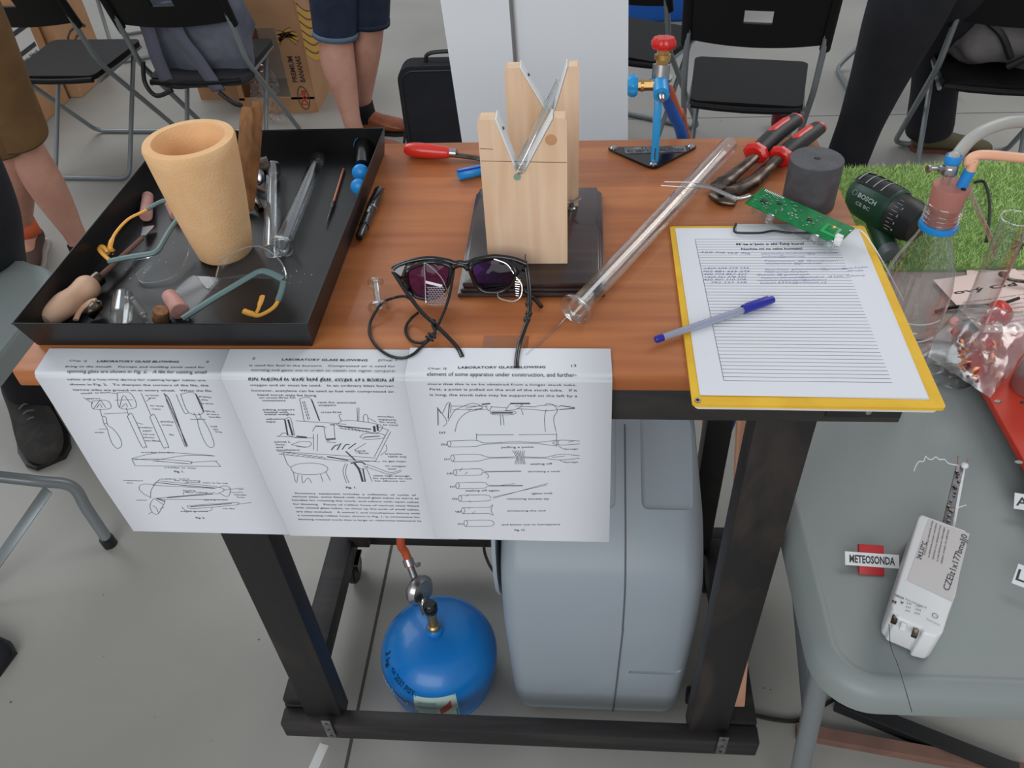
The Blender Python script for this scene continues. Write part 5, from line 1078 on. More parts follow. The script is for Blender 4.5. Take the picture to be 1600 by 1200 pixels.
# ---------------------------------------------------------------- clipboard, sheet, pen
P = thing('clipboard', 'yellow clipboard at the right front of the bench under the lined sheet', 'clipboard', tuple(at(1250, 500, z=T)))
ax0, ay0, ar = .7195, -.0335, -.0081
U_ = V((math.cos(ar), math.sin(ar), 0)); W2_ = V((-math.sin(ar), math.cos(ar), 0)); O_ = V((ax0, ay0, T))
def cb(u, v_, z=0): return O_+U_*u+W2_*v_+V((0, 0, z))
b = MB(); Mc = Matrix((U_, W2_, V((0, 0, 1)))).transposed()
o_ = rrect(.232, .315, .004, 3); b.prism([(x, y) for x, y in o_], .0006, .0040, Mc, cb(.107, .1455, 0)); b.build('board', yellow, P, 30)
b = MB(); b.prism([(x, y) for x, y in rrect(.222, .30, .004, 3)], .0001, .0006, Mc, cb(.104, .146-.010, 0)); b.build('under_sheet', paper, P, 0)
b = MB(); cl = smooth_path([cb(.070, .300, .009), cb(.066, .286, .009), cb(.070, .280, .009), cb(.095, .2795, .009), cb(.112, .284, .009), cb(.128, .280, .009), cb(.155, .2795, .009), cb(.159, .286, .009), cb(.155, .300, .009)], 5)
b.tube(cl, .0013, 8); b.build('clip_wire', blackr, P)
b = MB(); b.box(cb(.112, .2925, .0078), (.086, .017, .0012), Mc, .0004); b.build('clip_plate', mat('pale_steel', srgb(206, 208, 210), .4, .3), P)
b = MB(); b.lathe([(.0001, 0), (.003, 0), (.003, .0012), (.0015, .0012)], cb(-.004, -.007, .004), (0, 0, 1), 14); b.build('corner_rivet', steel, P)
PG = thing('sign_up_sheet', 'white lined sign-up sheet with handwriting clipped on the yellow board', 'paper', tuple(cb(.1, .15, 0)))
for k_, (du, dv, rr) in enumerate([(.0025, .0, -.012), (-.002, .001, .006), (0, 0, 0)]):
    M2 = Mc @ Matrix.Rotation(rr, 3, 'Z'); b = MB(); b.prism([(x, y) for x, y in rrect(.210, .297, .0005, 1)], .0042+.0003*k_, .0043+.0003*k_+.0002, M2, cb(.105+du, .1485+dv, 0)); b.build('sheet', paper, PG, 0)
sz = .0052
def ic(px, py): p = at(px, py, z=T+sz)-O_; return p.dot(U_), p.dot(W2_)
fp = lambda x, y: cb(x, y, sz)
k9 = 460/1600; ox, oy = 1040, 340
b = MB(); b.ribbon([fp(*ic(*Z(160, 118, k9, ox, oy))), fp(*ic(*Z(317, 885, k9, ox, oy)))], .0006)
a_ = ic(*Z(160, 118, k9, ox, oy)); z_ = ic(*Z(317, 885, k9, ox, oy)); xr = ic(*Z(1230, 892, k9, ox, oy))[0]
NL = 45
for i in range(NL+1):
    y = a_[1]+(z_[1]-a_[1])*i/NL; x0_ = a_[0]+(z_[0]-a_[0])*i/NL
    b.ribbon([fp(x0_, y), fp(xr, y)], .00055)
b.build('ruled_lines', mat('rule_ink', srgb(105, 105, 112), .8), PG, 0, fix=False)
b = MB()
for body, ax, ay, bx_, by_, h in [('Máte zájom o sklářský kurz?', 385, 150, 755, 147, .0045), ('Nechte mi na sebe kontakt!', 412, 176, 745, 173, .0042)]:
    write(b, body, ic(*Z(ax, ay, k9, ox, oy)), ic(*Z(bx_, by_, k9, ox, oy)), h, fp, .035)
b.build('printed_heading', ink, PG, 0, fix=False)
b = MB()
hw = [('420 7l5 l52 7l6', 185, 192, 460, 200), ('elelrlueha.vlculumul@gumul.com', 520, 200, 935, 196), ('osulumu@gumul.com', 522, 216, 755, 214), ('Pulumuclun @ Gumul.com', 538, 240, 935, 238), ('munlumumu @gumul.com', 545, 254, 845, 252), ('+420 604 229 234', 205, 280, 450, 278), ('Mulul Pumul  gumunumuluml@gumul.com', 540, 288, 985, 282), ('702 881 665 275', 200, 297, 455, 296), ('Nulmu numunulum', 540, 300, 770, 298),
    ('420 774 857 327', 205, 312, 440, 311), ('Gumulu @ gumul.com', 495, 316, 780, 312), ('+420 721 478 300', 208, 328, 435, 326), ('mulumus.dumunulul@sumum.cz', 520, 332, 860, 326), ('(a Lulu, Vulumu)', 885, 324, 1080, 318), ('420 901 210 208', 205, 342, 435, 341), ('mumulum.mulumulum@sumum.cz', 500, 346, 875, 342), ('792 237 358', 245, 358, 438, 357), ('tulum.5556@sumum.cz', 512, 360, 875, 356), ('Zumlu Fumlum', 960, 282, 1100, 272), ('0907 hodina', 990, 296, 1075, 290)]
for body, ax, ay, bx_, by_ in hw: write(b, body, ic(*Z(ax, ay, k9, ox, oy)), ic(*Z(bx_, by_, k9, ox, oy)), .0036, fp, -.004, .35)
b.build('handwriting', bluepen, PG, 0, fix=False)
# ballpoint
P = thing('ballpoint_pen', 'clear ballpoint pen with blue cap lying across the lined sheet', 'pen', tuple(at(1120, 500, z=T)))
a_, m1_, b_ = at(1024, 531, z=T+.0085), at(1160, 484, z=T+.0105), at(1209, 468, z=T+.0105); d = b_-a_; L = d.length; Lm = (m1_-a_).length; dd = d.normalized()
b = MB(); b.lathe([(.0001, .006), (.0038, .006), (.0038, Lm+.01), (.0001, Lm+.01)], a_, d, 12); b.build('barrel', penbody, P)
b = MB(); b.lathe([(.0001, .012), (.0012, .012), (.0012, Lm), (.0001, Lm)], a_, d, 8); b.build('ink_refill', mat('refill', srgb(150, 156, 196), .4), P)
b = MB(); b.lathe([(.0001, 0), (.0032, 0), (.0039, .001), (.0039, .009), (.0001, .009)], a_, d, 16); b.build('end_plug', penblue, P)
b = MB(); b.lathe([(.0042, 0), (.0048, .0005), (.0050, .002), (.0046, (L-Lm)*.7), (.004, L-Lm-.001), (.0001, L-Lm)], m1_, d, 18); b.beam(m1_+dd*.006+V((-.002, .0045, .001)), m1_+dd*(L-Lm-.004)+V((-.002, .0045, .001)), .0028, .0018, .0004); b.build('pen_cap', penblue, P)

# ---------------------------------------------------------------- opened sonde circuit board
P = thing('circuit_board', 'green circuit board with silver sensor strip, propped over the top of the clipboard', 'electronics', tuple(at(1245, 340, z=T)))
# corners of the board
A_ = at(1186, 294, z=T+.034); B_ = at(1328, 352, z=T+.026); C_ = at(1316, 388, z=T+.021); D_2 = at(1169, 317, z=T+.028)
ux = ((B_-A_)+(C_-D_2)).normalized(); uy = ((A_-D_2)+(B_-C_)); uy = (uy-ux*uy.dot(ux)).normalized(); uz = ux.cross(uy); Lb = ((B_-A_).length+(C_-D_2).length)/2; Wb = ((A_-D_2).length+(B_-C_).length)/2
cb_ = (A_+B_+C_+D_2)/4; Mb_ = Matrix((ux, uy, uz)).transposed()
def pc(u, v_, z=0): return cb_+ux*((u-.5)*Lb)+uy*((v_-.5)*Wb)+uz*z
b = MB(); b.box(cb_, (Lb, Wb, .0016), Mb_, .0003); b.build('board', greenpcb, P)
random.seed(12)
def chip(u, v_, lu, lv, h, m, nm, bev=.0002): b = MB(); b.box(pc(u, v_, .0008+h/2), (lu, lv, h), Mb_, bev); return b.build(nm, m, P)
chip(.13, .42, .0065, .006, .0012, blackr, 'chip'); chip(.27, .60, .005, .004, .0012, blackr, 'chip'); chip(.62, .48, .005, .005, .0012, blackr, 'chip')
chip(.85, .45, .019, .017, .0006, pcbl, 'antenna_pad'); chip(.85, .48, .012, .011, .0010, greenpcb, 'antenna_core'); chip(.85, .60, .004, .005, .0012, brass, 'antenna_chip')
b = MB()
for i in range(60):
    u = random.choice([random.uniform(.05, .38)]*4+[random.uniform(.55, .68)]+[random.uniform(.4, .52)]); v_ = random.uniform(.12, .9)
    b.box(pc(u, v_, .0012), (random.uniform(.0012, .0028), random.uniform(.0008, .0020), .0008), Mb_)
o = b.build('solder_parts', steel, P, 0, fix=False); o['kind'] = 'stuff'
b = MB()
for i in range(12): b.box(pc(.05+.018*i, .93, .0010), (.001, .0035, .0004), Mb_)
for i in range(5): b.box(pc(.42+.02*i, .35+.1*(i % 2), .0010), (.002, .0006, .0003), Mb_)
b.build('board_print', white, P, 0, fix=False)
for u, v_ in ((.97, .22), (.99, .05)): b = MB(); b.box(pc(u, v_, .0035), (.008, .006, .007), Mb_, .0006); b.build('connector', white, P)
b = MB(); b.box(pc(.45, .5, -.010), (Lb*.80, Wb*.8, .016), Mb_, .004, 3); b.build('clear_housing', lensc, P)
for u, v_ in ((.30, -.06), (.78, -.06), (.94, -.02)):
    b = MB(); b.box(pc(u, v_, -.004), (.008, .007, .012), Mb_, .0015); b.build('housing_lug', glasst, P)
# lugs reaching down to the bench
for u, v_ in ((.14, .5), (.9, .4)):
    p0 = pc(u, v_, -.012); b = MB(); b.tube([p0, V((p0.x, p0.y, T+.0055 if u > .5 or True else T))], .003, 8); b.build('foot', lensc, P)
s0_, s1_, s2_, s3_ = pc(-.02, .45, .001), at(1150, 309, z=T+.034), at(1110, 293, z=T+.036), at(1062, 289, z=T+.036)
b = MB(); pts = smooth_path([s0_, s1_, s2_, at(1085, 288, z=T+.036)], 5); vs = []
wd_ = [.0045, .0045, .004, .0032]
for i, p in enumerate(pts):
    d_ = (pts[min(i+1, len(pts)-1)]-pts[max(i-1, 0)]).normalized(); s_ = V((-d_.y, d_.x, 0)).normalized()*(.0038); vs += [p+s_, p-s_]
b.add(vs, [(2*i, 2*i+1, 2*i+3, 2*i+2) for i in range(len(pts)-1)]); b.build('sensor_strip', steel, P, 60, solid=.0008)
b = MB(); b.tube([at(1090, 285, z=T+.036), at(1038, 284, z=T+.036), at(1033, 290, z=T+.036), at(1085, 293, z=T+.036), at(1098, 290, z=T+.036)], .0005, 6); b.build('sensor_loop', steel, P)
b = MB(); b.tube(smooth_path([pc(.99, .75, .002), at(1345, 360, z=T+.018), at(1365, 385, z=T+.010), at(1388, 425, z=T-.02), at(1412, 470, z=T-.10)], 8), .0008, 6); b.build('white_wire', white, P)

# ---------------------------------------------------------------- dark spectacles with cord
P = thing('dark_spectacles', 'dark purple glassblowing spectacles with mesh side shields and black cord', 'spectacles', tuple(at(735, 440, z=T)))
# front frame plane leans back: top edge high, lower rims near the wood
k5 = 300/1600; ZX = lambda x, y, z: at(560+x*k5, 400+y*k5, z=T+z)
def rim(pts): return smooth_path([ZX(*p) for p in pts], 4, closed=True)
L1_ = [(405, 130, .040), (470, 85, .043), (600, 50, .045), (730, 70, .045), (770, 110, .040), (750, 220, .025), (700, 300, .014), (620, 350, .008), (520, 350, .008), (450, 310, .012), (410, 220, .025)]
L2_ = [(935, 100, .042), (980, 50, .045), (1130, 15, .045), (1250, 50, .044), (1310, 120, .038), (1300, 190, .028), (1250, 260, .016), (1180, 300, .010), (1060, 300, .010), (990, 250, .016), (950, 170, .030)]
for L_ in (L1_, L2_):
    rp_ = rim(L_); b = MB(); b.tube(rp_, .0026, 10, closed=True); b.build('rim', blackg, P)
    cen = sum(rp_, V((0, 0, 0)))/len(rp_); b = MB(); n = len(rp_); b.add([cen]+rp_, [(0, 1+i, 1+(i+1) % n) for i in range(n)]); b.build('lens', purple, P, 60)
b = MB(); b.tube(smooth_path([ZX(288, 115, .036), ZX(330, 80, .040), ZX(450, 40, .045), ZX(600, 20, .047), ZX(740, 40, .047), ZX(800, 60, .045), ZX(850, 55, .045), ZX(900, 60, .045), ZX(980, 30, .047), ZX(1130, 5, .048), ZX(1290, 25, .046), ZX(1400, 65, .042)], 5), .0030, 10); b.build('brow_frame', blackg, P)
b = MB(); b.tube(smooth_path([ZX(790, 90, .042), ZX(830, 72, .043), ZX(880, 75, .043), ZX(920, 110, .040)], 5), .0034, 10); b.build('bridge', blackg, P)
def fan(pts, m, nm):
    pp = [ZX(*p) for p in pts]; b = MB(); b.add(pp, [tuple(range(len(pp)))]); return b.build(nm, m, P, 0, solid=.002)
fan([(285, 120, .036), (400, 60, .043), (470, 60, .045), (405, 135, .040), (410, 230, .025), (460, 330, .012), (420, 330, .012), (340, 220, .024)], smoked, 'frame_corner')
fan([(1200, 20, .046), (1300, 30, .046), (1400, 80, .040), (1400, 140, .032), (1350, 190, .026), (1310, 190, .028), (1312, 110, .038), (1260, 50, .044)], smoked, 'frame_corner')
b = MB(); b.tube(smooth_path([ZX(290, 130, .034), ZX(400, 300, .026), ZX(530, 470, .018), ZX(650, 580, .012), ZX(760, 690, .007), ZX(830, 770, .004), ZX(865, 840, .003)], 5), .0024, 10, ell=(1, .7)); b.build('temple', blackg, P)
b = MB(); b.tube(smooth_path([ZX(1395, 70, .040), ZX(1415, 200, .034), ZX(1425, 350, .026), ZX(1420, 500, .018), ZX(1380, 620, .012), ZX(1340, 740, .006), ZX(1320, 860, .004), ZX(1318, 925, .004)], 5), .0024, 10, ell=(1, .7)); b.build('temple', blackg, P)
wire = mat('bright_wire', srgb(210, 208, 206), .25, .9)
b = MB(); b.tube(smooth_path([ZX(548, 55, .046), ZX(555, 180, .036), ZX(562, 370, .018), ZX(580, 402, .014), ZX(690, 408, .014), ZX(740, 330, .018), ZX(740, 290, .020), ZX(690, 180, .034), ZX(600, 90, .044), ZX(548, 55, .046)], 5), .0006, 6); S1 = b.build('side_shield', wire, P)
b = MB(); b.add([ZX(560, 205, .034), ZX(700, 240, .030), ZX(698, 262, .028), ZX(562, 228, .032)], [(0, 1, 2, 3)]); b.build('shield_band', white, S1, 0)
b = MB()
for r in range(9):
    for c_2 in range(6):
        x = 580+24*c_2+(12 if r % 2 else 0)+r*0; y = 262+17*r; z = .028-.0016*r
        b.tube([ZX(x-9, y-3, z+.001), ZX(x, y+3, z+.0012), ZX(x+9, y+2, z+.001)], .0007, 5)
b.build('wire_mesh', wire, S1, 0, fix=False)
b = MB(); b.tube(smooth_path([ZX(1130, 25, .047), ZX(1240, 70, .042), ZX(1310, 170, .032), ZX(1360, 240, .024), ZX(1355, 330, .014), ZX(1300, 375, .008), ZX(1210, 365, .008), ZX(1165, 340, .010), ZX(1160, 305, .012)], 5), .0008, 6); S2 = b.build('side_shield', wire, P)
b = MB()
for r in range(8): b.tube([ZX(1305+r, 195+19*r, .028-.002*r), ZX(1350-r*2, 200+19*r, .028-.002*r)], .0007, 5)
b.build('wire_mesh', wire, S2, 0, fix=False)
for a_ in ([(1370, 280, .006), (1430, 330, .006), (1480, 370, .006), (1525, 425, .004)],): b = MB(); b.tube(smooth_path([ZX(*p) for p in a_], 5), .0026, 10); b.build('temple_tip', blackg, P)
CP = thing('spectacle_cord', 'looped black cord knotted to the dark spectacles', 'cord', tuple(ZX(300, 600, 0)))
b = MB(); b.tube(smooth_path([ZX(430, 355, .022), ZX(380, 335, .018), ZX(290, 350, .010), ZX(200, 390, .012), ZX(140, 470, .010), ZX(98, 560, .004), ZX(95, 660, .003), ZX(160, 760, .003), ZX(260, 830, .003), ZX(370, 850, .003), ZX(460, 815, .004), ZX(540, 740, .004), ZX(600, 690, .006), ZX(640, 640, .010), ZX(615, 570, .014)], 6), .0016, 8); b.build('cord_loop', blackr, CP)
b = MB(); b.tube(smooth_path([ZX(495, 475, .016), ZX(440, 520, .006), ZX(400, 580, .003), ZX(395, 640, .003), ZX(440, 705, .003), ZX(520, 725, .004), ZX(590, 690, .006), ZX(630, 640, .010), ZX(680, 540, .012), ZX(730, 420, .016), ZX(765, 300, .024), ZX(800, 80, .040)], 6), .0016, 8); b.build('cord_loop', blackr, CP)
for p in ((620, 545, .014), (615, 660, .007), (595, 685, .006)): b = MB(); b.sph(ZX(*p), .0036, 12, (1, .8, .8)); b.tube([ZX(p[0]-30, p[1]-15, p[2]+.002), ZX(p[0]+25, p[1]+20, p[2]+.003)], .0016, 6); b.build('knot', blackr, CP)
for p in ((1420, 400, .022), (1420, 480, .018), (1405, 530, .016)): b = MB(); b.sph(ZX(*p), .0040, 12, (1, 1.3, .8)); b.build('knot', blackr, CP)
# ---------------------------------------------------------------- grey folding table at the right
P = thing('folding_table', 'grey moulded plastic folding table standing right of the workbench', 'table', (1.2, .35, 0))
tx0, tx1, ty0, ty1 = .866, 1.66, -.176, .99
def rl(inset, r, n=10):
    return [(x+(tx0+tx1)/2, y+(ty0+ty1)/2) for x, y in rrect(tx1-tx0-2*inset, ty1-ty0-2*inset, max(r-inset, .02), n)]
rings = [(.030, .065, G-.001), (.026, .065, G), (.022, .065, G+.0015), (.017, .065, G+.001), (.006, .065, G-.006), (0, .065, G-.014), (.001, .065, G-.042), (.006, .065, G-.045), (.03, .065, G-.045)]
vs = []; fs = []
for ins, r, z in rings: vs += [V((x, y, z)) for x, y in rl(ins, r)]
n = len(rl(0, .065))
for i in range(len(rings)-1):
    for j_ in range(n): fs.append((i*n+j_, i*n+(j_+1) % n, (i+1)*n+(j_+1) % n, (i+1)*n+j_))
fs.append(tuple(range(n))); fs.append(tuple((len(rings)-1)*n+j_ for j_ in range(n)))
b = MB(); b.add(vs, fs); b.build('table_top', greytable, P, 40)
l0 = at(1292, 1000, z=G-.05); l1 = at(1232, 1290, z=0)
b = MB(); b.tube([l0+V((.0, .0, .004)), l0.lerp(l1, .5), l1], .0135, 20); b.build('leg', greytube, P)
b = MB(); b.tube([l0+V((.50, .0, .004)), l0.lerp(l1, .5)+V((.5, 0, 0)), l1+V((.50, 0, 0))], .0135, 20); b.build('leg', greytube, P)
s0_ = at(1218, 880, z=G-.06); s1_ = at(1263, 1110, z=.06)
b = MB(); b.beam((.905, .20, G-.05), at(1263, 1112, z=.10), .012, .020, .002); b.build('brace', darkrec, P)
# floor pieces under it
b = MB(); a_ = at(1306, 1096, z=.012); c_ = at(1520, 1182, z=.012); b.beam(a_, c_+(c_-a_)*.3, .030, .024, .002); tag(b.build('metal_bar', blackr, smooth=0), 'black flat bar lying on the floor under the grey folding table', 'bar')
b = MB(); a_ = at(1244, 1142, z=.010); c_ = at(1600, 1206, z=.010); b.beam(a_, c_, .024, .020, .001); tag(b.build('wooden_batten', rust, smooth=0), 'weathered brown batten lying on the floor behind the grey table leg', 'plank')

# radiosonde
P = thing('radiosonde', 'white weather balloon sonde lying on the grey table beside the METEOSONDA sign', 'instrument', tuple(at(1440, 900, z=G)))
zt = G+.050
A_, B_, C_, D_2 = at(1440, 805, z=zt), at(1518, 829, z=zt), at(1466, 998, z=zt), at(1384, 958, z=zt)
cen = (A_+B_+C_+D_2)/4; ux = ((B_-A_)+(C_-D_2)).normalized(); uy = V((-ux.y, ux.x, 0)); Mz = Matrix((ux, uy, V((0, 0, 1)))).transposed()
Ls = ((A_-D_2).length+(B_-C_).length)/2; Ws = ((B_-A_).length+(C_-D_2).length)/2
def sd_(u, v_, z=.0): return cen+ux*(u*Ws)+uy*(v_*Ls)+V((0, 0, z))
# body: rounded block, wider at the lower end, with a stepped foot
poly = [(-.46, .5), (.46, .5), (.5, .46), (.56, -.1), (.52, -.28), (.50, -.45), (.42, -.50), (.16, -.52), (.14, -.48), (-.34, -.48), (-.36, -.46), (-.46, -.44), (-.50, -.38), (-.50, -.20), (-.50, .46)]
bm = bmesh.new(); bot = [bm.verts.new(sd_(x, y, -.0485)) for x, y in poly]; top = [bm.verts.new(sd_(x, y, 0)) for x, y in poly]; n = len(poly)
bm.faces.new(bot[::-1]); bm.faces.new(top)
for i in range(n): bm.faces.new((bot[i], bot[(i+1) % n], top[(i+1) % n], top[i]))
bmesh.ops.recalc_face_normals(bm, faces=bm.faces); bmesh.ops.bevel(bm, geom=bm.edges[:], offset=.0028, segments=3, profile=.5, affect='EDGES')
bm.verts.index_update(); b = MB(); b.add([v.co.copy() for v in bm.verts], [[v.index for v in f.verts] for f in bm.faces]); bm.free(); b.build('sonde_body', white, P, 40)
def tri(px, py): p = at(px, py, z=zt)-cen; return p.dot(ux), p.dot(uy)
fz = lambda x, y: cen+ux*x+uy*y+V((0, 0, .0012))
k4 = 310/1200; Q = lambda x, y: tri(1290+x*k4, 700+y*k4)
b = MB(); lp = [Q(622, 432), Q(870, 520), Q(768, 930), Q(492, 800)]; b.add([cen+ux*x+uy*y+V((0, 0, .0006)) for x, y in lp], [(0, 1, 2, 3)]); b.build('paper_label', mat('label_paper', srgb(206, 202, 200), .8), P, 0)
b = MB()
write(b, 'CZElz1x177bmaJj0', Q(745, 870), Q(858, 535), .0068, fz, .0, 0)
write(b, '24.5.37°C', Q(575, 680), Q(612, 575), .005, fz, .01)
for i in range(5):
    x0_, y0_, x1_, y1_ = 600+26*i, 655+12*i, 650+24*i, 445+14*i
    write(b, ['Tento pristroj je radiosonda urceny', 'na sledovanie pocasia v atmosfere', 'Zariadenie nie je nebezpecne a moze', 'sa volne likvidovat ako elektroodpad', 'alebo vratit na adresu'][i], Q(x0_, y0_), Q(x1_, y1_), .0022, fz, .0)
write(b, 'Radiosonde', Q(415, 895), Q(470, 918), .0026, fz, .03); write(b, 'Meteorological device RS', Q(480, 920), Q(608, 975), .0020, fz)
for i in range(3): write(b, 'III  llll', Q(490-4*i, 945+22*i), Q(580-6*i, 968+22*i), .0016, fz)
write(b, 'Recycle battery', Q(608, 1040), Q(690, 1080), .0018, fz); write(b, 'II', Q(398, 935), Q(425, 945), .0030, fz, .05); write(b, 'v', Q(447, 938), Q(470, 948), .0030, fz, .05)
b.build('label_print', ink, P, 0, fix=False)
b = MB(); c_ = Q(660, 1018); b.ribbon([fz(c_[0]+.0028*math.cos(t*.4), c_[1]+.0028*math.sin(t*.4)) for t in range(17)], .0006); b.build('recycling_mark', ink, P, 0, fix=False)
for x, y in ((-.36, -.46), (-.18, -.49), (.05, -.50)):
    b = MB(); b.box(sd_(x, y-.02, -.006), (.006, .009, .006), Mz, .001); b.build('contact_clip', dsteel if x < -.3 or x > 0 else white, P)
b0_ = at(1478, 822, z=zt-.020); b1_ = at(1500, 728, z=zt+.004)
b = MB(); dd = (b1_-b0_).normalized(); b.beam(b0_, b1_, .009, .0035, .0006); b.build('sensor_boom', zinc, P)
b = MB(); b.beam(b0_+V((.009, 0, -.002)), b1_+V((.005, 0, 0)), .0035, .004, .0006); b.build('boom_strip', white, P)
random.seed(3); b = MB()
for i in range(16): t = random.random(); b.box(b0_.lerp(b1_, t)+V((random.uniform(-.003, .003), 0, .0025)), (.003, .003, .002), Matrix.Rotation(random.random(), 3, 'Z'))
b.build('boom_components', dsteel, P, 0, fix=False)
b = MB(); b.sph(b1_+V((.004, -.002, .003)), .0048, 12, (1, 1, .8)); b.build('boom_tip', white, P)
for dx, px_, py_ in ((-.004, 1497, 712), (.006, 1513, 716)): b = MB(); b.tube([b1_+V((dx, 0, .003)), at(px_, py_, z=zt+.022)], .0005, 6); b.build('wire_prong', copper, P)
wv = [(1496, 727), (1482, 724), (1476, 718), (1468, 718), (1462, 714), (1456, 718), (1449, 716), (1446, 713), (1443, 721), (1436, 721), (1431, 728), (1428, 736)]
b = MB(); b.tube(smooth_path([at(x, y, z=zt+.010) for x, y in wv], 4), .0007, 6); b.build('white_wire', white, P)
b = MB(); b.tube(smooth_path([b0_+V((.012, .01, .004)), at(1495, 795, z=zt), at(1510, 789, z=zt)], 4), .0006, 6); b.build('white_wire', white, P)
b = MB(); b.tube(smooth_path([at(1389, 975, z=zt-.01), at(1392, 1010, z=zt-.02), at(1405, 1045, z=zt-.02), at(1425, 1113, z=zt-.03)], 6), .0004, 6); b.build('aerial_wire', dsteel, P)

# small signs
def sign(name, lab, p0, p1, h, text, zc, base=None, bold=.012):
    p0 = V(p0); p1 = V(p1); d_ = (p1-p0).normalized(); nrm = V((-d_.y, d_.x, 0)); P = thing(name, lab, 'sign', tuple((p0+p1)/2)); M = Matrix((d_, nrm, V((0, 0, 1)))).transposed()
    tilt = Matrix.Rotation(math.radians(35), 3, 'X'); M2 = M @ tilt; L = (p1-p0).length; c_ = (p0+p1)/2+V((0, 0, h*.5))
    b = MB(); b.box(c_, (L, h, .0008), M2); b.build('card', white, P, 0)
    ex = M2 @ V((1, 0, 0)); ey = M2 @ V((0, 1, 0)); ez = M2 @ V((0, 0, 1)); b = MB(); write(b, text, (-L*.42, -h*.28), (L*.42, -h*.26), h*.55, lambda x, y: c_+ex*x+ey*y+ez*.0008, bold); b.build('sign_lettering', ink, P, 0, fix=False); return P, c_, M2
s_p, s_c, s_M = sign('table_sign', 'white METEOSONDA name sign clipped on a red block on the grey table', at(1318, 878, z=G+.004), at(1402, 884, z=G+.004), .016, 'METEOSONDA', 0, bold=.03)
b = MB(); b.box(s_c+s_M @ V((.0, .0, -.0045)), (.029, .036, .007), s_M, .001); b.build('red_block', mat('red_block', srgb(186, 48, 50), .5), s_p)
sign('table_sign', 'white sign reading AP at the right picture edge below the red plate', at(1580, 790, z=G+.01), at(1618, 796, z=G+.01), .020, 'AP', 0)
sign('table_sign', 'white sign reading LA at the right picture edge beside the sonde', at(1580, 905, z=G+.01), at(1622, 921, z=G+.01), .024, 'LA', 0)

# red plate with slots, tin on it
P = thing('metal_plate', 'red painted metal plate with slotted holes at the right edge on the grey table', 'case', (1.3, .2, G))
b = MB(); b.box((1.335, .185, G+.028), (.32, .43, .012), Matrix.Rotation(.02, 3, 'Z'), .002); PL = b.build('plate', redplate, P)
b = MB(); b.box((1.335, .185, G+.012), (.29, .40, .022), Matrix.Rotation(.02, 3, 'Z'), .002); b.build('shadow_block', blackr, P)  # black block puts the shadow under the raised plate into the colour
for px_, py_ in ((1559, 627), (1600, 629), (1592, 722)):
    q = at(px_, py_, z=G+.0345); b = MB(); b.prism([(q.x+.0052*math.cos(t), q.y+.0030*math.sin(t)) for t in [k_*.524 for k_ in range(12)]], G+.0342, G+.0346); b.build('slot', blackg, PL)
q = at(1600, 615, z=G+.035); b = MB(); b.lathe([(.0001, 0), (.026, 0), (.028, .004), (.026, .05), (.026, .095), (.024, .096), (.0001, .096)], (q.x+.014, q.y+.012, G+.0345), n=48); tag(b.build('metal_can', aluminium, None, 40), 'brushed metal can standing on the red plate at the right edge', 'can')
# turf
random.seed(21)
P = thing('artificial_grass', 'sheet of bright green artificial grass over the back of the grey table', 'grass mat', (1.3, .78, G))
gx0, gx1, gy0_, gy1_ = .975, 1.62, .60, .94
def gz(x, y): return G+.010+.005*math.sin(x*9+1)+.004*math.sin(y*17)+(.012*math.exp(-((y-.94)/.05)**2))
b = MB(); b.grid(lambda s_, t: (gx0+(gx1-gx0)*s_, gy0_+(gy1_-gy0_)*t, gz(gx0+(gx1-gx0)*s_, gy0_+(gy1_-gy0_)*t)), 30, 16); b.build('grass_backing', mat('turf_base', srgb(108, 138, 76), .9), P, 60, solid=.006)
b = MB(); vs = []; fs = []
for i in range(15000):
    x = random.uniform(gx0, gx1); y = random.uniform(gy0_, gy1_); z = gz(x, y)+.002; a_ = random.random()*6.28; l_ = random.uniform(.006, .013); le = random.uniform(.003, .011); w_ = .0011
    ca, sa = math.cos(a_), math.sin(a_); o_ = len(vs); a2_ = random.random()*6.28
    vs += [(x-sa*w_, y+ca*w_, z), (x+sa*w_, y-ca*w_, z), (x+math.cos(a2_)*le, y+math.sin(a2_)*le, z+l_)]; fs.append((o_, o_+1, o_+2))
b.v = [V(v) for v in vs]; b.f = fs; o = b.build('grass_blades', turf, P, 0, fix=False); o['kind'] = 'stuff'
# papers and cards behind the red plate
b = MB(); b.box((1.30, .50, G+.003), (.46, .20, .002), Matrix.Rotation(-.10, 3, 'Z')); tag(b.build('card_sheet', taupe, smooth=0), 'large taupe card lying on the grey table in front of the green grass', 'card')
for i, (c_, rz, lab) in enumerate([((1.33, .555, G+.0065), -.30, 'pale pink printed sheet under the other, touching the grass mat'), ((1.295, .480, G+.0100), .22, 'pale pink printed leaflet with bold heading above the plastic bag')]):
    M = Matrix.Rotation(rz, 3, 'Z'); b = MB(); b.box(c_, (.148, .210, .0006), M); o = b.build('leaflet', papersrose, None, 0); tag(o, lab, 'paper')
    b = MB(); ex = M @ V((1, 0, 0)); ey = M @ V((0, 1, 0)); fn_ = lambda x, y: V(c_)+ex*x+ey*y+V((0, 0, .0006))
    write(b, 'ový Od' if i else 'ový', (-.062, .060), (.05, .060), .009, fn_, .03); 
    for k_ in range(8): write(b, 'lorem popis programu a pokusov na stole', (-.06, .035-.010*k_), (.055, .035-.010*k_), .003, fn_)
    k_ = b.build('leaflet_print', ink, None, 0, fix=False); k_.parent = o
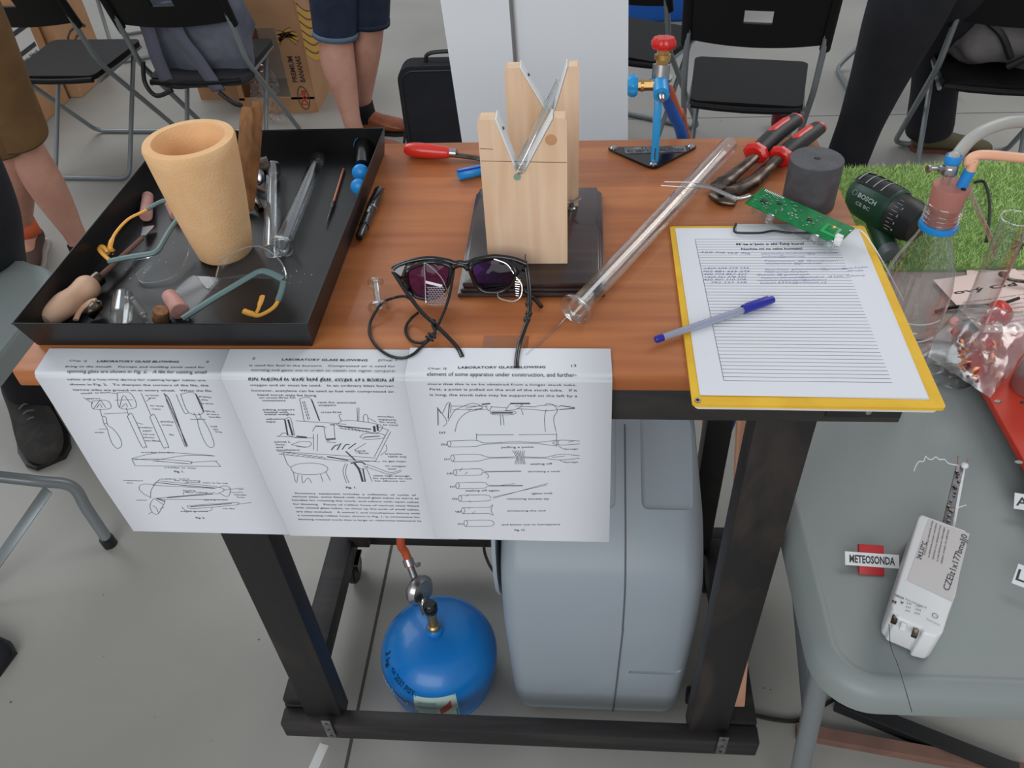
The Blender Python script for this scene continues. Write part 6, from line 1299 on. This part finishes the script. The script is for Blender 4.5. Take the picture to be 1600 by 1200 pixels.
# cable tie black strip and spanner
b = MB(); b.tube(smooth_path([at(1462, 487, z=G+.008), at(1490, 480, z=G+.01), at(1530, 478, z=G+.02), at(1560, 476, z=G+.02), at(1592, 466, z=G+.02)], 6), .0028, 8); tag(b.build('tie_strap', blackg), 'black strap lying across the leaflet behind the plastic bag', 'strap')
b = MB(); b.tube(smooth_path([at(1566, 426, z=G+.02), at(1576, 436, z=G+.02), at(1600, 440, z=G+.02), at(1640, 444, z=G+.02)], 6), .0042, 10, ell=(1, .5)); b.lathe([(.0065+.0020*math.cos(t), .002*math.sin(t)) for t in [k_*.785 for k_ in range(8)]], at(1568, 429, z=G+.02), (0, 0, 1), 18, close=True); tag(b.build('spanner', dsteel), 'small dark ring spanner lying on the pink leaflets', 'spanner')
# bottle brush spikes
q = at(1596, 382, z=G+.09); b = MB()
for i in range(18): a_ = i*.35; b.tube([q, q+V((.016*math.cos(a_), .008*math.sin(i*1.7), .016*math.sin(a_)))], .0006, 4)
b.tube([q+V((-.002, .0, -.085)), q], .002, 6); tag(b.build('brush', blackr), 'small black wire brush standing at the right edge above the leaflets', 'brush')

# tall glass cylinder
bc = at(1484, 588, z=G); P = thing('measuring_cylinder', 'tall clear glass cylinder with round foot standing beside the clipboard corner', 'glass cylinder', (bc.x, bc.y, G))
b = MB(); b.lathe([(.0165, .008), (.0175, .03), (.0178, .265), (.0190, .272)], (bc.x, bc.y, G), n=40); b.lathe([(.0150, .010), (.0162, .03), (.0165, .265)], (bc.x, bc.y, G), n=40); b.build('cylinder_wall', glass, P, 60)
b = MB(); b.lathe([(.001, .001), (.031, .001), (.032, .004), (.028, .007), (.018, .010), (.0145, .014), (.001, .014)], (bc.x, bc.y, G), n=40)
for r in (.031, .0165): b.lathe([(r+.0012*math.cos(t), .004+(.008 if r < .02 else 0)+.0012*math.sin(t)) for t in [k_*.785 for k_ in range(8)]], (bc.x, bc.y, G), n=40, close=True)
b.build('cylinder_foot', glass, P, 60)
b = MB(); b.lathe([(.0186+.0010*math.cos(t), .272+.0010*math.sin(t)) for t in [k_*.785 for k_ in range(8)]], (bc.x, bc.y, G), n=40, close=True); b.build('rim', glasst, P, 60)

# plastic bag with red and copper things
P = thing('plastic_bag', 'clear plastic bag of red pieces and coppery scrap in front of the leaflets', 'bag', tuple(at(1530, 550, z=G+.04)))
random.seed(9)
c0_, c1_, c2_, c3_ = at(1436, 548, z=G+.012), at(1508, 470, z=G+.060), at(1640, 500, z=G+.060), at(1548, 622, z=G+.045)
def bagf(s_, t, side):
    p = c0_*(1-s_)*(1-t)+c1_*(1-s_)*t+c3_*s_*(1-t)+c2_*s_*t
    bulge = (math.sin(math.pi*min(max(s_, 0), 1))*math.sin(math.pi*t))**.6
    n_ = noise.noise(V((s_*5, t*5, side*7)))*.012+noise.noise(V((s_*14, t*14, side*3)))*.004
    return V((p.x+n_*.3, p.y, max(p.z+(side*.020*bulge)+n_*bulge*1.2, G+.0035)))
for side in (1, -.6):
    b = MB(); b.grid(lambda s_, t: bagf(s_, t, side), 26, 26); b.build('bag_film', film, P, 25)
for k_, (px_, py_, m, r, sc) in enumerate([(1563, 488, redp, .017, (.9, 1.5, .8)), (1545, 500, redp, .010, (1, 1, .6)), (1500, 520, mat('dull_red', srgb(196, 92, 84), .6), .012, (1.1, 1, .6)), (1492, 505, mat('pink_piece', srgb(214, 150, 142), .6), .009, (1, 1, .6)), (1545, 537, redp, .008, (1, 1, .7))]):
    q = at(px_, py_, z=G+.048); b = MB(); b.sph(q, r, 14, sc); 
    for i_, v_ in enumerate(b.v): b.v[i_] = v_+V((1, 1, 1))*noise.noise(v_*90)*.004
    o = b.build('bagged_piece', m, P, 40)
for k_ in range(26):
    q = at(random.uniform(1500, 1585), random.uniform(530, 590), z=G+.046); a_ = random.random()*3; l_ = random.uniform(.004, .012)
    b = MB(); b.tube([q-V((l_*math.cos(a_), l_*math.sin(a_), 0)), q+V((0, 0, .004)), q+V((l_*math.cos(a_), l_*math.sin(a_), .001))], [.0012, .0036, .0010], 6, ell=(1, .25)); b.build('copper_scrap', copper, P, 40)

# heat gun
P = thing('power_drill', 'green and black power tool lying on the grass behind the plastic bottle', 'power tool', tuple(at(1380, 330, z=G+.02)))
p0 = at(1338, 298, z=G+.075); p1 = at(1398, 332, z=G+.075); p2 = at(1441, 353, z=G+.072); ax_ = (p2-p0).normalized(); L1 = (p1-p0).length; L2 = (p2-p1).length
b = MB(); b.lathe([(.001, -.006), (.020, -.005), (.032, .004), (.038, .02), (.040, L1*.6), (.040, L1-.004), (.036, L1)], p0, ax_, 40); o = b.build('housing', boschg, P, 50)
b = MB(); b.lathe([(.035, 0), (.0365, .003), (.036, L2*.6), (.031, L2*.95), (.026, L2), (.001, L2)], p1, ax_, 40); b.build('torque_collar', blackr, P, 40)
u_ = V((ax_.x, ax_.y, 0)).normalized(); sdv = V((u_.y, -u_.x, 0)); upv = sdv.cross(ax_).normalized(); upv = upv if upv.z > 0 else -upv
def cyl(p, al, ang, r): return p+ax_*al+(sdv*math.cos(ang)+upv*math.sin(ang))*r
b = MB(); b.grid(lambda s_, t: cyl(p0, .004+(L1-.012)*s_, math.radians(55+90*t), .0372+.0035*min(1, s_*4)), 10, 10); b.build('top_cover', blackg, P, 60)
b = MB()
for k_ in range(4): b.ribbon([cyl(p0, .012+.016*k_, math.radians(60+7*i), .0414) for i in range(9)], .0018, ax_.cross(sdv))
b.build('vent_marks', mat('vent_grey', srgb(170, 172, 172), .5), P, 0, fix=False)
fs_ = lambda x, y: cyl(p0, x, y/.040, .0408)
b = MB(); write(b, 'BOSCH', (.030, .016), (.068, .016), .0075, fs_, .03); write(b, 'CE BC', (.032, .003), (.062, .003), .006, fs_, .02); b.ribbon([fs_(.022+.0045*math.cos(t*.4), .020+.0045*math.sin(t*.4)) for t in range(17)], .0008, sdv); b.build('side_lettering', mat('silver_print', srgb(176, 186, 180), .5), P, 0, fix=False)
fc_ = lambda x, y: cyl(p1, x, y/.0362, .0372)
b = MB()
for k_ in range(9): b.ribbon([fc_(.010, -.012+.007*k_), fc_(.018+(.004 if k_ % 2 else 0), -.012+.007*k_)], .0008, sdv)
for k_, t in enumerate(('1', '3', '5', '7')): write(b, t, (.024, -.010+.013*k_), (.027, -.010+.013*k_), .004, fc_)
b.build('dial_marks', mat('white_print', srgb(200, 200, 200), .5), P, 0, fix=False)
hq = p0+ax_*L1*.55+V((0, 0, -.02)); b = MB(); b.tube([hq, hq+V((.008, -.030, -.022)), hq+V((.012, -.070, -.034))], [.022, .018, .018], 18); b.build('handle', boschg, P)
b = MB(); b.tube([hq+V((.012, -.070, -.034)), hq+V((.014, -.088, -.036))], [.0185, .0175], 18); b.build('handle_end', darkrec, P)

# PET bottle with rubber stopper
bx_, by_ = 1.041, .288; BT = .975
P = thing('plastic_bottle', 'clear ribbed plastic bottle with blue neck ring standing behind the clipboard', 'bottle', (bx_, by_, G))
b = MB(); pr = [(.001, .006), (.022, .003), (.034, .002), (.041, .010)]
h_ = .012
while h_ < .15: pr += [(.0425, h_+.002), (.0425, h_+.010), (.0412, h_+.0125)]; h_ += .0145
pr += [(.043, .160), (.0435, .18), (.0425, .205), (.037, .232), (.029, .255), (.022, .272), (.0185, .285), (.0182, .290)]
b.lathe(pr, (bx_, by_, G), n=48); b.build('bottle_wall', pet, P, 60)
b = MB()
for k_ in range(11):
    h2 = .024+.0145*k_; b.tube([V((bx_+.0428*math.cos(t), by_+.0428*math.sin(t), G+h2)) for t in [math.radians((-160 if k_ % 2 else -120)+7*i) for i in range(11)]], .0010, 6)
b.build('bottle_rib', ribm, P, 60, fix=False)
b = MB(); b.lathe([(.0185, .287), (.0222, .288), (.0230, .291), (.0222, .295), (.0185, .296)], (bx_, by_, G), n=40, close=True); b.build('neck_ring', bluecap, P, 40)
b = MB(); b.lathe([(.0205, .296), (.0205, .318), (.0215, .319), (.0215, .322), (.0200, .323)], (bx_, by_, G), n=40)
for z in (.300, .306, .312): b.lathe([(.0208+.0008*math.cos(t), z+.0008*math.sin(t)) for t in [k_*.785 for k_ in range(8)]], (bx_, by_, G), n=40, close=True)
b.build('bottle_neck', pet, P, 60)
ST = thing('bottle_stopper', 'brown rubber stopper with two tube holes in the bottle neck', 'stopper', (bx_, by_, G+.3))
b = MB(); b.lathe([(.0001, .290), (.0170, .291), (.0190, .322), (.0212, .343), (.0206, .346), (.0001, .346)], (bx_, by_, G), n=40); b.build('stopper_body', stopper, ST, 40)
s1_ = V((bx_-.007, by_+.004, G+.344)); s2_ = V((bx_+.010, by_-.002, G+.344))
b = MB(); b.tube([s1_, s1_+V((0, 0, .022))], .0055, 14, cap=False); b.build('glass_stub', glasst, ST)
b = MB(); b.lathe([(.0001, 0), (.003, 0), (.003, .0006), (.0001, .0006)], (s2_.x-.001, s2_.y-.009, G+.3462), n=12); b.build('hole', blackr, ST)
H1 = thing('silicone_hose', 'translucent hose arching from the stopper to the upper right', 'hose', tuple(s1_))
e0 = s1_+V((0, 0, .018)); pth = [e0, e0+V((0, .001, .016)), at(1494, 245, Y=by_+.015), at(1520, 215, Y=by_+.03), at(1558, 196, Y=by_+.05), at(1600, 190, Y=by_+.07), at(1680, 196, Y=by_+.11)]
b = MB(); b.tube(smooth_path(pth, 8), .0075, 16); b.build('hose_wall', mat('milky_hose', srgb(190, 190, 184), .35, trans=.25), H1)
b = MB(); b.lathe([(.0080, 0), (.0084, .002), (.0084, .009), (.0080, .010)], e0+V((0, 0, .010)), (0, .06, 1), 24); b.build('blue_band', bluecap, H1, solid=.001)
b = MB(); b.lathe([(.0084+.0010*math.cos(t), .003+.005*math.sin(t)) for t in [k_*.785 for k_ in range(8)]], e0+V((0, 0, -.002)), (0, .06, 1), 28, close=True); CL = b.build('hose_clamp', steel, H1, 20)
b = MB(); q = e0+V((-.012, -.004, .006)); b.box(q, (.008, .006, .007), Matrix.Rotation(.3, 3, 'Z'), .0008); b.tube([q, q+V((-.014, -.003, .001))], .0022, 8); b.lathe([(.001, 0), (.0045, 0), (.0045, .003), (.001, .003)], q+V((-.014, -.003, .001)), (-1, -.2, 0), 10); b.build('clamp_screw', steel, H1, 30)
H2 = thing('peach_hose', 'peach coloured bent tube with blue sleeve leaving the stopper to the right', 'hose', tuple(s2_))
b = MB(); b.tube([s2_, s2_+V((.003, 0, .022))], .0064, 14); b.build('blue_sleeve', bluecap, H2)
pth = [s2_+V((.003, 0, .018)), s2_+V((.004, .001, .034)), at(1512, 254, Y=by_), at(1522, 244, Y=by_), at(1545, 242, Y=by_), at(1600, 247, Y=by_+.005), at(1690, 254, Y=by_+.01)]
b = MB(); b.tube(smooth_path(pth, 6), .0056, 8); b.build('hose_wall', peach, H2, 50)
b = MB(); b.tube(smooth_path([s2_+V((.008, .012, .004)), at(1525, 322, Y=by_+.06), at(1545, 365, Y=by_+.09), at(1556, 400, Y=by_+.11)], 8), .0032, 10); tag(b.build('drain_tube', silic), 'thin clear tube hanging down behind the bottle stopper over the grass', 'tube')
b = MB(); pts = smooth_path([at(1522, 285, z=G+.03), at(1538, 285, z=G+.03), at(1546, 315, z=G+.03), at(1545, 350, z=G+.03), at(1541, 378, z=G+.025)], 20); b.tube(pts, [.0022+.0008*(i % 2) for i in range(len(pts))], 8); tag(b.build('braided_cord', blackr), 'black braided cord lying on the green grass behind the bottle', 'cord')

# ---------------------------------------------------------------- left edge: grey chair with tube leg
P = thing('folding_table', 'grey plastic table corner at the left picture edge, in front of the black trousers', 'table', (-.8, .4, 0))
pl = [(x-.87, y+.275) for x, y in rrect(1.0, .75, .10, 8)]
bm = bmesh.new(); bot = [bm.verts.new((x, y, G-.045)) for x, y in pl]; top = [bm.verts.new((x, y, G)) for x, y in pl]; n = len(pl); bm.faces.new(bot[::-1]); tf = bm.faces.new(top)
for i in range(n): bm.faces.new((bot[i], bot[(i+1) % n], top[(i+1) % n], top[i]))
bmesh.ops.bevel(bm, geom=list(tf.edges), offset=.012, segments=3, profile=.5, affect='EDGES'); bm.verts.index_update(); b = MB(); b.add([v.co.copy() for v in bm.verts], [[v.index for v in f.verts] for f in bm.faces]); bm.free(); b.build('table_top', greytable, P, 40)
f0_ = at(170, 846, z=.012); f1 = at(112, 760, z=.17); f2_ = at(60, 752, z=.21); f3 = at(0, 745, z=.24)
b = MB(); b.tube(smooth_path([f0_, f0_.lerp(f1, .6), f1, f2_, f3, f3+(f3-f2_)*3], 6), .0125, 16); b.build('leg', greytube, P)
b = MB(); b.tube([f0_+V((0, 0, -.011)), f0_+V((-.002, 0, .014))], .0155, 16); b.build('leg_cap', blackr, P)
b = MB(); b.beam(at(75, 765, z=.19), at(-40, 930, z=.02), .003, .024, .0005, up=(1, 0, 0)); b.build('brace', greytube, P)
